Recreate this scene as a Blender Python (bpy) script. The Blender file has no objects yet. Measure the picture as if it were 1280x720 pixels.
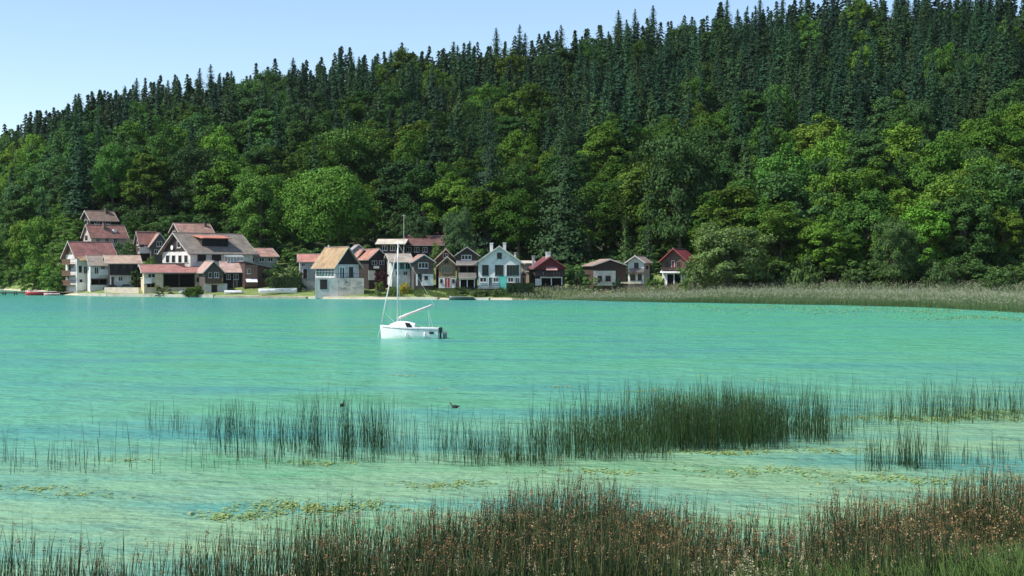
import bpy, math, random
import numpy as np
from mathutils import Vector
R = math.radians
random.seed(7)
rng = np.random.default_rng(11)
scene = bpy.context.scene
C = scene.collection

# ------------------------------------------------------------------ camera
F, CAMZ, HOR = 1800.0, 5.9, 338.0          # focal length in photo pixels, eye height, horizon row
cam = bpy.data.objects.new('camera', bpy.data.cameras.new('camera'))
C.objects.link(cam)
cam.location = (0, 0, CAMZ); cam.rotation_euler = (R(90), 0, 0)
cam.data.sensor_width = 36.0; cam.data.lens = F / 1280 * 36.0
cam.data.shift_y = -(360 - HOR) / 1280
cam.data.clip_start = 0.3; cam.data.clip_end = 4000
scene.camera = cam

# ------------------------------------------------------------------ sky, sun, exposure
SUN_EL, SUN_H = R(50), (-0.955, -0.296)
w = bpy.data.worlds.new('World'); scene.world = w; w.use_nodes = True
nt = w.node_tree; bg = nt.nodes['Background']
sky = nt.nodes.new('ShaderNodeTexSky'); sky.sky_type = 'NISHITA'; sky.sun_disc = False
sky.sun_elevation = SUN_EL; sky.sun_rotation = math.atan2(SUN_H[0], SUN_H[1])
sky.air_density = 1.0; sky.dust_density = 0.6; sky.ozone_density = 1.8; sky.altitude = 900
nt.links.new(sky.outputs[0], bg.inputs[0]); bg.inputs[1].default_value = 0.13
sl = bpy.data.lights.new('sun', 'SUN'); sl.energy = 4.2; sl.angle = R(0.53); sl.color = (1, 0.95, 0.86)
so = bpy.data.objects.new('sun', sl); C.objects.link(so)
to_sun = Vector((SUN_H[0]*math.cos(SUN_EL), SUN_H[1]*math.cos(SUN_EL), math.sin(SUN_EL)))
so.rotation_euler = (-to_sun).to_track_quat('-Z', 'Y').to_euler(); so.location = (-60, -20, 120)
scene.view_settings.view_transform = 'Standard'; scene.view_settings.look = 'None'
scene.view_settings.exposure = 0.6; scene.view_settings.gamma = 1.0
scene.view_settings.use_curve_mapping = False
scene.render.engine = 'CYCLES'
scene.cycles.max_bounces = 6; scene.cycles.volume_bounces = 0; scene.cycles.diffuse_bounces = 3; scene.cycles.transmission_bounces = 4
scene.cycles.transparent_max_bounces = 4

# ------------------------------------------------------------------ helpers
def px2x(px, D): return (px - 640) / F * D
def py2z(py, D): return CAMZ - (py - HOR) / F * D
def water_D(py): return CAMZ * F / (py - HOR)

def tag(o, label=None, cat=None, group=None, kind=None):
    if label: o['label'] = label
    if cat: o['category'] = cat
    if group: o['group'] = group
    if kind: o['kind'] = kind
    return o
def link(o, parent=None):
    C.objects.link(o)
    if parent: o.parent = parent
    return o
def empty(name, loc, rz=0):
    o = bpy.data.objects.new(name, None); o.empty_display_size = 0.3
    o.location = loc; o.rotation_euler = (0, 0, rz); C.objects.link(o); return o

def np_mesh(name, V, Q=None, T=None, tint=None, smooth=False):
    """mesh from numpy vertices, quads and triangles; tint = value per vertex"""
    me = bpy.data.meshes.new(name)
    parts, starts, n, s = [], [], 0, 0
    for A in (Q, T):
        if A is not None and len(A):
            k = A.shape[1]; parts.append(A.astype(np.int32).ravel())
            starts.append(s + np.arange(len(A), dtype=np.int32) * k); s += A.size; n += len(A)
    loops = np.concatenate(parts); starts = np.concatenate(starts)
    me.vertices.add(len(V)); me.vertices.foreach_set('co', V.astype(np.float32).ravel())
    me.loops.add(len(loops)); me.loops.foreach_set('vertex_index', loops)
    me.polygons.add(n); me.polygons.foreach_set('loop_start', starts)
    if smooth: me.polygons.foreach_set('use_smooth', np.ones(n, dtype=bool))
    if tint is not None:
        a = me.attributes.new('tint', 'FLOAT', 'POINT'); a.data.foreach_set('value', tint.astype(np.float32))
    me.update(calc_edges=True)
    return me

class MB:
    """collects boxes, prisms and tubes; build() links them as one mesh object"""
    def __init__(s): s.v, s.f = [], []
    def add(s, vs, fs):
        b = len(s.v); s.v += [tuple(p) for p in vs]; s.f += [tuple(b + i for i in f) for f in fs]; return s
    def box(s, x0, x1, y0, y1, z0, z1):
        return s.add([(x0,y0,z0),(x1,y0,z0),(x1,y1,z0),(x0,y1,z0),(x0,y0,z1),(x1,y0,z1),(x1,y1,z1),(x0,y1,z1)],
                     [(0,3,2,1),(4,5,6,7),(0,1,5,4),(1,2,6,5),(2,3,7,6),(3,0,4,7)])
    def prism(s, poly, a0, a1, axis='y'):
        n = len(poly)
        mk = (lambda p, a: (p[0], a, p[1])) if axis == 'y' else ((lambda p, a: (a, p[0], p[1])) if axis == 'x' else (lambda p, a: (p[0], p[1], a)))
        vs = [mk(p, a0) for p in poly] + [mk(p, a1) for p in poly]
        fs = [tuple(range(n)), tuple(reversed(range(n, 2*n)))] + [(i, i+n, (i+1) % n + n, (i+1) % n) for i in range(n)]
        return s.add(vs, fs)
    def tube(s, pts, rad, n=6):
        pts = [Vector(p) for p in pts]; rad = rad if isinstance(rad, (list, tuple)) else [rad]*len(pts)
        b = len(s.v)
        for i, p in enumerate(pts):
            t = (pts[min(i+1, len(pts)-1)] - pts[max(i-1, 0)]).normalized()
            u = t.orthogonal().normalized(); q = t.cross(u)
            for k in range(n):
                a = 2*math.pi*k/n; s.v.append(tuple(p + (u*math.cos(a) + q*math.sin(a))*rad[i]))
        for i in range(len(pts)-1):
            for k in range(n):
                a, c = b+i*n+k, b+i*n+(k+1) % n
                s.f.append((a, c, c+n, a+n))
        s.f.append(tuple(reversed(range(b, b+n)))); s.f.append(tuple(range(b+(len(pts)-1)*n, b+len(pts)*n)))
        return s
    def build(s, name, mat, parent=None, smooth=False, fix=True):
        me = bpy.data.meshes.new(name); me.from_pydata(s.v, [], s.f)
        if fix:
            import bmesh
            bm = bmesh.new(); bm.from_mesh(me); bmesh.ops.recalc_face_normals(bm, faces=bm.faces); bm.to_mesh(me); bm.free()
        if smooth: me.polygons.foreach_set('use_smooth', [True]*len(me.polygons))
        o = bpy.data.objects.new(name, me); me.materials.append(mat)
        return link(o, parent)

# ------------------------------------------------------------------ materials
def new_mat(name):
    m = bpy.data.materials.new(name); m.use_nodes = True
    return m, m.node_tree, m.node_tree.nodes['Principled BSDF']
def N(t, kind, **kw):
    n = t.nodes.new(kind)
    for k, v in kw.items():
        if k in n.inputs: n.inputs[k].default_value = v
        else: setattr(n, k, v)
    return n
def ramp(t, fac, stops):
    r = t.nodes.new('ShaderNodeValToRGB'); e = r.color_ramp.elements
    while len(e) > 2: e.remove(e[-1])
    for i, (p, c) in enumerate(stops):
        el = e[i] if i < 2 else e.new(p)
        el.position = p; el.color = (*c, 1) if len(c) == 3 else c
    t.links.new(fac, r.inputs[0]); return r
def mixc(t, fac, a, b, mode='MIX'):
    m = t.nodes.new('ShaderNodeMix'); m.data_type = 'RGBA'; m.blend_type = mode
    for v, i in ((fac, 0), (a, 6), (b, 7)):
        if hasattr(v, 'is_linked') or hasattr(v, 'links'): t.links.new(v, m.inputs[i])
        else: m.inputs[i].default_value = v if i == 0 else (*v[:3], 1)
    return m.outputs[2]
def shade(c, k): return tuple(min(1, x*k) for x in c)

_cache = {}
def plaster(c, rough=0.85):
    k = ('p', c)
    if k in _cache: return _cache[k]
    m, t, b = new_mat('plaster'); co = N(t, 'ShaderNodeTexCoord')
    n1 = N(t, 'ShaderNodeTexNoise', Scale=0.7, Detail=6.0, Roughness=0.65); t.links.new(co.outputs['Object'], n1.inputs['Vector'])
    r = ramp(t, n1.outputs[0], [(0.3, shade(c, 0.6)), (0.52, shade(c, 0.94)), (0.8, shade(c, 1.05))])
    t.links.new(r.outputs[0], b.inputs['Base Color']); b.inputs['Roughness'].default_value = rough
    b.inputs['Specular IOR Level'].default_value = 0.25
    _cache[k] = m; return m
def timber(c, horizontal=False):
    k = ('t', c, horizontal)
    if k in _cache: return _cache[k]
    m, t, b = new_mat('timber'); co = N(t, 'ShaderNodeTexCoord')
    mp = N(t, 'ShaderNodeMapping'); mp.inputs['Scale'].default_value = (1, 1, 6) if horizontal else (6, 6, 0.5)
    t.links.new(co.outputs['Object'], mp.inputs[0])
    n1 = N(t, 'ShaderNodeTexNoise', Scale=1.3, Detail=5.0, Roughness=0.6); t.links.new(mp.outputs[0], n1.inputs['Vector'])
    r = ramp(t, n1.outputs[0], [(0.28, shade(c, 0.5)), (0.5, c), (0.75, shade(c, 1.45))])
    t.links.new(r.outputs[0], b.inputs['Base Color']); b.inputs['Roughness'].default_value = 0.75
    bp = N(t, 'ShaderNodeBump', Strength=0.4, Distance=0.05); t.links.new(n1.outputs[0], bp.inputs['Height']); t.links.new(bp.outputs[0], b.inputs['Normal'])
    _cache[k] = m; return m
def tiles(c, moss=0.25, c2=None):
    k = ('r', c, moss)
    if k in _cache: return _cache[k]
    m, t, b = new_mat('roof_tiles'); co = N(t, 'ShaderNodeTexCoord')
    n1 = N(t, 'ShaderNodeTexNoise', Scale=0.55, Detail=7.0, Roughness=0.7); t.links.new(co.outputs['Object'], n1.inputs['Vector'])
    v = N(t, 'ShaderNodeTexVoronoi', Scale=3.2); t.links.new(co.outputs['Object'], v.inputs['Vector'])
    wv = N(t, 'ShaderNodeTexWave', Scale=2.6, Distortion=0.3); wv.bands_direction = 'Z'; t.links.new(co.outputs['Object'], wv.inputs['Vector'])
    r = ramp(t, n1.outputs[0], [(0.3, shade(c, 0.5)), (0.5, c), (0.7, shade(c, 1.38))])
    a = mixc(t, 0.22, r.outputs[0], v.outputs['Color'], 'SOFT_LIGHT')
    n2 = N(t, 'ShaderNodeTexNoise', Scale=0.9, Detail=8.0, Roughness=0.75); t.links.new(co.outputs['Object'], n2.inputs['Vector'])
    r2 = ramp(t, n2.outputs[0], [(0.52, (0, 0, 0)), (0.72, (moss*2, moss*2, moss*2))])
    a2 = mixc(t, r2.outputs[0], a, c2 or (0.16, 0.15, 0.1))
    t.links.new(a2, b.inputs['Base Color']); b.inputs['Roughness'].default_value = 0.8
    bp = N(t, 'ShaderNodeBump', Strength=0.5, Distance=0.06); t.links.new(wv.outputs[0], bp.inputs['Height']); t.links.new(bp.outputs[0], b.inputs['Normal'])
    _cache[k] = m; return m
def plain(name, c, rough=0.5, metal=0.0, spec=0.5):
    k = (name, c, rough)
    if k in _cache: return _cache[k]
    m, t, b = new_mat(name); co = N(t, 'ShaderNodeTexCoord')
    n1 = N(t, 'ShaderNodeTexNoise', Scale=3.0, Detail=4.0); t.links.new(co.outputs['Object'], n1.inputs['Vector'])
    r = ramp(t, n1.outputs[0], [(0.3, shade(c, 0.88)), (0.7, shade(c, 1.06))])
    t.links.new(r.outputs[0], b.inputs['Base Color'])
    b.inputs['Roughness'].default_value = rough; b.inputs['Metallic'].default_value = metal; b.inputs['Specular IOR Level'].default_value = spec
    _cache[k] = m; return m
def glass():
    return plain('window_glass', (0.018, 0.024, 0.026), 0.12, 0, 0.22)
def leaf_mat(name, transl=0.14, use_obj=True, base=(0.05, 0.1, 0.03), lo=0.55, hi=1.5, rough=0.6):
    m, t, b = new_mat(name)
    at = N(t, 'ShaderNodeAttribute', attribute_name='tint')
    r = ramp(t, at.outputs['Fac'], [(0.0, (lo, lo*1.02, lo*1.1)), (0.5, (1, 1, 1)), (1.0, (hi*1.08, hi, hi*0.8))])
    if use_obj:
        oi = N(t, 'ShaderNodeObjectInfo'); col = mixc(t, 1.0, oi.outputs['Color'], r.outputs[0], 'MULTIPLY')
    else: col = mixc(t, 1.0, base, r.outputs[0], 'MULTIPLY')
    t.links.new(col, b.inputs['Base Color']); b.inputs['Roughness'].default_value = rough
    b.inputs['Specular IOR Level'].default_value = 0.06
    tr = N(t, 'ShaderNodeBsdfTranslucent')
    tc = mixc(t, 1.0, col, (1.15, 1.25, 0.6), 'MULTIPLY'); t.links.new(tc, tr.inputs['Color'])
    ms = N(t, 'ShaderNodeMixShader'); ms.inputs[0].default_value = transl
    t.links.new(b.outputs[0], ms.inputs[1]); t.links.new(tr.outputs[0], ms.inputs[2])
    t.links.new(ms.outputs[0], t.nodes['Material Output'].inputs['Surface'])
    return m
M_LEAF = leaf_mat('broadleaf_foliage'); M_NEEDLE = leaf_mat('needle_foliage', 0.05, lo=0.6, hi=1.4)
M_FAR_NEEDLE = leaf_mat('forest_foliage', 0.15, False, (0.034, 0.068, 0.037), 0.5, 1.5)
M_BARK = timber((0.1, 0.08, 0.06)); WHITE = plaster((0.74, 0.72, 0.68)); M_GLASS = glass()

# ------------------------------------------------------------------ terrain: heights given at columns of the lake shore
COLS = [
 (-500, [(500,0),(506,1.2),(525,6),(560,18),(700,38),(760,41),(1000,20)]),
 (0,    [(440,0),(443,1),(455,5),(500,18),(600,38),(680,48),(950,22)]),
 (62,   [(405,0),(408,1),(420,6),(470,22),(560,38),(680,55),(950,28)]),
 (82,   [(344,0),(346,.9),(352,1.5),(358,4),(366,10),(380,15),(400,20),(480,33),(680,57),(950,30)]),
 (130,  [(331,0),(333,.9),(345,1.6),(352,3),(360,8),(366,11),(380,15),(400,21),(480,37),(670,62),(950,30)]),
 (200,  [(322,0),(324,.9),(335,1.3),(345,4.5),(352,6),(365,9),(385,15),(420,25),(500,42),(650,67),(950,35)]),
 (270,  [(314,0),(316,.9),(328,1.2),(338,4),(345,6),(360,8),(385,14),(420,24),(500,44),(640,69),(950,35)]),
 (350,  [(305,0),(307,.8),(318,1.2),(330,2.5),(345,5),(365,8),(400,18),(500,45),(630,71),(950,40)]),
 (430,  [(298,0),(300,.6),(308,1.0),(320,2.2),(335,4.5),(360,8),(400,17),(500,45),(620,74),(950,40)]),
 (520,  [(293,0),(295,.6),(301,1.8),(310,2.3),(325,4.5),(350,9),(400,18),(500,46),(610,76),(950,40)]),
 (640,  [(288,0),(290,.5),(297,1.8),(310,2.2),(330,3.5),(350,6),(400,18),(500,50),(600,79),(950,45)]),
 (760,  [(292,0),(294,.4),(300,1.4),(315,2),(335,3.5),(360,8),(400,19),(500,53),(590,82),(950,45)]),
 (860,  [(285,0),(288,.4),(298,1.4),(312,2),(330,4),(360,10),(400,22),(500,57),(585,88),(950,50)]),
 (1000, [(278,0),(281,.4),(292,1.3),(305,2.5),(330,7),(400,26),(500,62),(580,92),(950,55)]),
 (1280, [(250,0),(254,.4),(270,1.3),(290,3),(330,10),(400,30),(500,68),(570,97),(950,60)]),
 (1800, [(205,0),(210,.4),(230,1.3),(270,5),(330,16),(400,36),(500,75),(560,99),(950,60)]),
]
_cp = np.array([c[0] for c in COLS], float)
def _column(k, D):
    pts = COLS[k][1]
    return np.interp(D, [p[0] for p in pts], [p[1] for p in pts])
def ground(x, D):
    x, D = np.broadcast_arrays(np.asarray(x, float), np.asarray(D, float))
    Ds = np.maximum(D, 1.0); px = np.clip(640 + F*x/Ds, _cp[0], _cp[-1])
    k = np.clip(np.searchsorted(_cp, px) - 1, 0, len(_cp)-2)
    f = (px - _cp[k])/(_cp[k+1]-_cp[k])
    allz = np.stack([_column(i, D) for i in range(len(COLS))])
    shore = np.array([c[1][0][0] for c in COLS], float)
    allz = np.stack([np.where(D < shore[i], np.maximum(-0.14*(shore[i]-D), -2.2), allz[i]) for i in range(len(COLS))])
    z = np.take_along_axis(allz, k[None], 0)[0]*(1-f) + np.take_along_axis(allz, (k+1)[None], 0)[0]*f
    near = np.interp(D, [-80, 3, 14, 20, 24, 34, 60, 120, 150], [4.6, 4.2, 2.1, 0.55, 0.06, -0.25, -0.6, -2.2, -9])
    hill = np.where(D > 380, (np.sin(x*0.06+D*0.021)*1.2 + np.sin(x*0.13-D*0.05)*0.8)*np.clip((D-380)/60, 0, 1), 0)
    return np.where(D < 140, np.maximum(near, -2.2), z + hill)
def gz(x, D): return float(ground(x, D))

xs = np.linspace(-520, 620, 330)
ys = np.concatenate([np.arange(-80, 60, 4), np.arange(60, 230, 10), np.arange(230, 430, 2.5), np.arange(430, 961, 10)])
X, Y = np.meshgrid(xs, ys)
Z = ground(X, Y) + rng.normal(0, 0.04, X.shape)
V = np.stack([X, Y, Z], -1).reshape(-1, 3)
i = np.arange(len(ys)-1)[:, None]*len(xs) + np.arange(len(xs)-1)[None]
Q = np.stack([i, i+1, i+1+len(xs), i+len(xs)], -1).reshape(-1, 4)
m, t, b = new_mat('ground'); co = N(t, 'ShaderNodeNewGeometry'); sp = N(t, 'ShaderNodeSeparateXYZ'); t.links.new(co.outputs['Position'], sp.inputs[0])
n1 = N(t, 'ShaderNodeTexNoise', Scale=0.35, Detail=9.0, Roughness=0.7); t.links.new(co.outputs['Position'], n1.inputs['Vector'])
grass = ramp(t, n1.outputs[0], [(0.3, (0.075, 0.13, 0.025)), (0.52, (0.14, 0.20, 0.045)), (0.72, (0.25, 0.24, 0.1))])
floor_ = ramp(t, n1.outputs[0], [(0.35, (0.015, 0.025, 0.01)), (0.7, (0.045, 0.06, 0.022))])
ma = N(t, 'ShaderNodeMath', operation='MULTIPLY_ADD'); ma.inputs[1].default_value = 0.9; t.links.new(n1.outputs[0], ma.inputs[0]); t.links.new(sp.outputs[2], ma.inputs[2])
rs = ramp(t, ma.outputs[0], [(0.72, (0, 0, 0)), (0.98, (1, 1, 1))])
sand = mixc(t, rs.outputs[0], (0.46, 0.41, 0.3), grass.outputs[0])
mr = N(t, 'ShaderNodeMapRange'); mr.inputs[1].default_value = 5.5; mr.inputs[2].default_value = 9.5; t.links.new(sp.outputs[2], mr.inputs[0])
g2 = mixc(t, mr.outputs[0], sand, floor_.outputs[0])
t.links.new(g2, b.inputs['Base Color']); b.inputs['Roughness'].default_value = 0.95
bp = N(t, 'ShaderNodeBump', Strength=0.6, Distance=0.3); t.links.new(n1.outputs[0], bp.inputs['Height']); t.links.new(bp.outputs[0], b.inputs['Normal'])
go = bpy.data.objects.new('ground', np_mesh('ground', V, Q, smooth=True)); go.data.materials.append(m); link(go); tag(go, kind='structure')

# ------------------------------------------------------------------ lake
m, t, b = new_mat('lake_water'); geo = N(t, 'ShaderNodeNewGeometry'); sp = N(t, 'ShaderNodeSeparateXYZ'); t.links.new(geo.outputs['Position'], sp.inputs[0])
mp = N(t, 'ShaderNodeMapping'); mp.inputs['Scale'].default_value = (0.035, 0.05, 1); t.links.new(geo.outputs['Position'], mp.inputs[0])
nb = N(t, 'ShaderNodeTexNoise', Scale=1.0, Detail=5.0, Roughness=0.6); t.links.new(mp.outputs[0], nb.inputs['Vector'])
# depth of water along the lake, disturbed by the noise: chalky shallows -> turquoise -> deep blue-green
dm = N(t, 'ShaderNodeMath', operation='MULTIPLY_ADD'); dm.inputs[1].default_value = 26.0
sb = N(t, 'ShaderNodeMath', operation='SUBTRACT'); sb.inputs[1].default_value = 0.5; t.links.new(nb.outputs[0], sb.inputs[0]); t.links.new(sb.outputs[0], dm.inputs[0])
skw = N(t, 'ShaderNodeMath', operation='MULTIPLY_ADD'); skw.inputs[1].default_value = -0.6; t.links.new(sp.outputs[0], skw.inputs[0]); t.links.new(sp.outputs[1], skw.inputs[2])
t.links.new(skw.outputs[0], dm.inputs[2])
dv = N(t, 'ShaderNodeMath', operation='DIVIDE'); dv.inputs[1].default_value = 400.0; t.links.new(dm.outputs[0], dv.inputs[0])
deep = ramp(t, dv.outputs[0], [(0.055, (0.25, 0.37, 0.19)), (0.105, (0.215, 0.38, 0.22)), (0.15, (0.125, 0.365, 0.235)), (0.25, (0.09, 0.37, 0.22)), (0.54, (0.075, 0.365, 0.205)), (0.66, (0.06, 0.285, 0.24)), (0.80, (0.06, 0.295, 0.215)), (1.0, (0.055, 0.26, 0.18))])
# bluer streaks and green weed patches mixed in by noise
mp2 = N(t, 'ShaderNodeMapping'); mp2.inputs['Scale'].default_value = (0.045, 0.13, 1); t.links.new(geo.outputs['Position'], mp2.inputs[0])
n2 = N(t, 'ShaderNodeTexNoise', Scale=1.0, Detail=6.0, Roughness=0.65); t.links.new(mp2.outputs[0], n2.inputs['Vector'])
r2 = ramp(t, n2.outputs[0], [(0.46, (0, 0, 0)), (0.66, (1, 1, 1))])
c1 = mixc(t, r2.outputs[0], deep.outputs[0], (0.075, 0.285, 0.25))
r3 = ramp(t, n2.outputs[0], [(0.3, (0.9, 0.9, 0.9)), (0.46, (0, 0, 0))])
c2 = mixc(t, r3.outputs[0], c1, (0.09, 0.31, 0.155))
t.links.new(c2, b.inputs['Base Color']); b.inputs['Roughness'].default_value = 0.22; b.inputs['IOR'].default_value = 1.33
b.inputs['Specular IOR Level'].default_value = 0.13
mp3 = N(t, 'ShaderNodeMapping'); mp3.inputs['Scale'].default_value = (0.9, 1.8, 1); t.links.new(geo.outputs['Position'], mp3.inputs[0])
n3 = N(t, 'ShaderNodeTexNoise', Scale=1.2, Detail=5.0, Roughness=0.6); t.links.new(mp3.outputs[0], n3.inputs['Vector'])
bp = N(t, 'ShaderNodeBump', Strength=0.9, Distance=0.35); t.links.new(n3.outputs[0], bp.inputs['Height']); mp4 = N(t, 'ShaderNodeMapping'); mp4.inputs['Scale'].default_value = (0.3, 0.42, 1); mp4.inputs['Rotation'].default_value = (0, 0, R(12)); t.links.new(geo.outputs['Position'], mp4.inputs[0])
n4 = N(t, 'ShaderNodeTexNoise', Scale=1.0, Detail=4.0, Roughness=0.55); t.links.new(mp4.outputs[0], n4.inputs['Vector'])
bp2 = N(t, 'ShaderNodeBump', Strength=1.0, Distance=0.75); t.links.new(n4.outputs[0], bp2.inputs['Height']); t.links.new(bp2.outputs[0], bp.inputs['Normal'])
t.links.new(bp.outputs[0], b.inputs['Normal'])
wv = np.array([(-519, 4, 0), (619, 4, 0), (619, 640, 0), (-519, 640, 0)], float)
lake = bpy.data.objects.new('lake', np_mesh('lake', wv, np.array([[0,1,2,3]]))); lake.data.materials.append(m); link(lake); tag(lake, kind='structure')

# ------------------------------------------------------------------ tree prototypes
def unit(a): return a/np.maximum(np.linalg.norm(a, axis=-1, keepdims=True), 1e-6)
def leaf_quads(P, Nrm, size, tint, aspect=1.0):
    """one folded leaf spray (quad) at each point, facing Nrm"""
    n = len(P); r = unit(rng.normal(size=(n, 3)))
    a = unit(np.cross(Nrm, r)); c = np.cross(Nrm, a)
    s = size[:, None]*0.5
    V = np.stack([P - a*s, P - c*s*aspect*0.7 + Nrm*s*0.25, P + a*s, P + c*s*aspect*0.7 + Nrm*s*0.25], 1).reshape(-1, 3)
    Q = np.arange(n*4).reshape(-1, 4)
    return V, Q, np.repeat(tint, 4)

def broadleaf_proto(H, W, seed, low=0.1, nclump=90, per=155, leaf=0.5, squash=1.0, lop=0.15):
    g = np.random.default_rng(seed)
    zc, zr, xr = H*(1+low)/2, H*(1-low)/2, W/2
    d = unit(g.normal(size=(nclump, 3))); d[:, 2] = np.where(d[:, 2] < -0.85, -d[:, 2]*0.5, d[:, 2])
    if low < 0: d[:, :2] /= np.maximum(np.linalg.norm(d[:, :2], axis=1, keepdims=True), 0.2)**0.55
    k = g.uniform(0.45, 1.0, nclump)**0.6
    lob = 1 + lop*np.sin(np.arctan2(d[:, 1], d[:, 0])*3 + seed) + g.normal(0, 0.07, nclump)
    cr = g.uniform(0.13, 0.23, nclump)*W*0.62
    Cn = np.stack([d[:, 0]*(xr-cr*0.8)*k*lob, d[:, 1]*(xr-cr*0.8)*k*lob, zc + d[:, 2]*(zr-cr*0.6)*k*squash], 1)
    Cn[:, 2] = np.maximum(Cn[:, 2], H*low)
    idx = np.repeat(np.arange(nclump), per); n = len(idx)
    e = unit(g.normal(size=(n, 3))); e[:, 2] = np.where(e[:, 2] < -0.3, -e[:, 2], e[:, 2])
    rad = cr[idx, None]*g.uniform(0.55, 1.08, n)[:, None]
    P = Cn[idx] + e*rad*np.array([1.0, 1.0, 0.88])
    out = unit(P - np.array([0, 0, zc*0.85]))
    Nr = unit(e*0.75 + out*0.45 + np.array([0, 0, 0.12]) + g.normal(0, 0.5, (n, 3)))
    ct = g.uniform(-0.16, 0.16, nclump)
    tint = np.clip(0.5 + ct[idx] + g.normal(0, 0.17, n), 0, 1)
    V, Q, T = leaf_quads(P, Nr, g.uniform(0.65, 1.35, n)*leaf, tint)
    crown = np_mesh('crown', V, Q, tint=T); crown.materials.append(M_LEAF)
    mb = MB(); mb.tube([(0, 0, -1.5), (0.05, 0, 0.4), (0.1, 0.1, H*0.3), (0.2, 0, H*0.62)], [W*0.034, W*0.028, W*0.02, W*0.008], 7)
    for j in g.choice(nclump, 9, replace=False):
        q = Cn[j]; z0 = min(q[2]*0.55, H*0.45)
        mb.tube([(0.1, 0.05, z0), (q[0]*0.5, q[1]*0.5, (z0+q[2])/2+0.3), tuple(q)], [W*0.011, W*0.007, W*0.003], 4)
    tr = mb.build('trunk', M_BARK); me = tr.data; bpy.data.objects.remove(tr)
    return me, crown, H, W

def conifer_proto(H, Rr, seed, whorls=44, nb=15, kp=6, size=0.9, low=0.06, droop=0.3, ragged=0.22):
    g = np.random.default_rng(seed); P, Nr, S, T = [], [], [], []
    for wz in range(whorls):
        tt = (wz + g.uniform(-0.3, 0.3))/whorls; tt = min(max(tt, 0), 0.995)
        z = H*(low + (1-low)*tt)
        rr = Rr*((1-tt)**0.68)*(0.95 + 0.07*math.sin(tt*9+seed)) + 0.1
        m_ = max(4, int(nb*(0.55+0.6*(1-tt))))
        for q in range(m_):
            az = g.uniform(0, 2*math.pi); L = rr*g.uniform(1-ragged*1.6, 1+ragged)
            t0 = g.uniform(0.25, 0.7)
            for k in range(kp):
                f = (k+0.6)/kp; rad = L*f
                dz = -droop*rad*(0.5+0.6*f) + 0.10*L*f**3*2 + g.normal(0, 0.24)
                a2 = az + g.normal(0, 0.13)
                P.append((math.cos(a2)*rad, math.sin(a2)*rad, z+dz))
                Nr.append((math.cos(a2)*0.85+g.normal(0, .35), math.sin(a2)*0.85+g.normal(0, .35), 0.5+g.normal(0, .3)))
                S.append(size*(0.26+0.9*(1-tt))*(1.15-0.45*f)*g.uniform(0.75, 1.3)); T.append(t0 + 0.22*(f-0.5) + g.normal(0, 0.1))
    for k in range(5):
        P.append((0, 0, H*(1-0.012*k))); Nr.append((g.normal(), g.normal(), 0.1)); S.append(0.2+0.05*k); T.append(0.5)
    P, Nr = np.array(P), unit(np.array(Nr)); 
    V, Q, T = leaf_quads(P, Nr, np.array(S), np.clip(np.array(T), 0, 1), 1.0)
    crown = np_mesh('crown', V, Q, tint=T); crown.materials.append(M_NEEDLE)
    mb = MB().tube([(0, 0, -1.5), (0, 0, 0.3), (0, 0, H*0.5), (0, 0, H*0.98)], [Rr*0.11, Rr*0.09, Rr*0.05, 0.02], 6)
    tr = mb.build('trunk', M_BARK); me = tr.data; bpy.data.objects.remove(tr)
    return me, crown, H, Rr*2

BROAD = [broadleaf_proto(20, 15, 1), broadleaf_proto(22, 14, 2, lop=0.22), broadleaf_proto(18, 17, 3, nclump=95),
         broadleaf_proto(23, 13, 4, low=0.06, lop=0.1), broadleaf_proto(20, 16, 5, lop=0.28, nclump=70), broadleaf_proto(21, 14, 6, low=0.04)]
DENSE = broadleaf_proto(22, 24, 21, low=0.08, nclump=210, per=135, leaf=0.5, lop=0.06)
DENSE2 = broadleaf_proto(20, 16, 22, low=-0.02, nclump=130, per=145, leaf=0.46, lop=0.1)
BUSH = [broadleaf_proto(5, 6, 31, low=-0.25, nclump=40, per=75, leaf=0.30), broadleaf_proto(5, 5, 32, low=-0.25, nclump=34, per=75, leaf=0.28, lop=0.3)]
LOWBUSH = broadleaf_proto(1.8, 5, 33, low=-0.35, nclump=60, per=60, leaf=0.26, lop=0.2)
CONIF = [conifer_proto(26, 3.4, 1), conifer_proto(28, 3.0, 2, ragged=0.3), conifer_proto(24, 3.7, 3, droop=0.4), conifer_proto(25, 2.7, 4, nb=12, ragged=0.3, size=0.8),
         conifer_proto(27, 3.3, 5, low=0.12, ragged=0.35, nb=12)]
BIGCON = conifer_proto(30, 7.5, 9, whorls=60, nb=18, kp=10, size=0.75, low=0.03, droop=0.35)
SMALLCON = conifer_proto(10, 2.3, 10, whorls=26, nb=10, kp=5, size=0.5, low=0.04)

def plant(name, proto, x, D, H, W, col, label, cat, group=None, z=None, rz=None):
    tr, cr, h0, w0 = proto
    z = gz(x, D) if z is None else z
    root = empty(name, (x, D, z), rng.uniform(0, 6.28) if rz is None else rz)
    root.scale = (W/w0, W/w0, H/h0)
    if cat == 'tree': root.rotation_euler = (rng.normal(0, 0.022), rng.normal(0, 0.022), root.rotation_euler[2])
    tag(root, label, cat, group)
    a = bpy.data.objects.new('trunk', tr); link(a, root)
    c = bpy.data.objects.new('crown', cr); c.color = (*col, 1); link(c, root)
    return root

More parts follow.
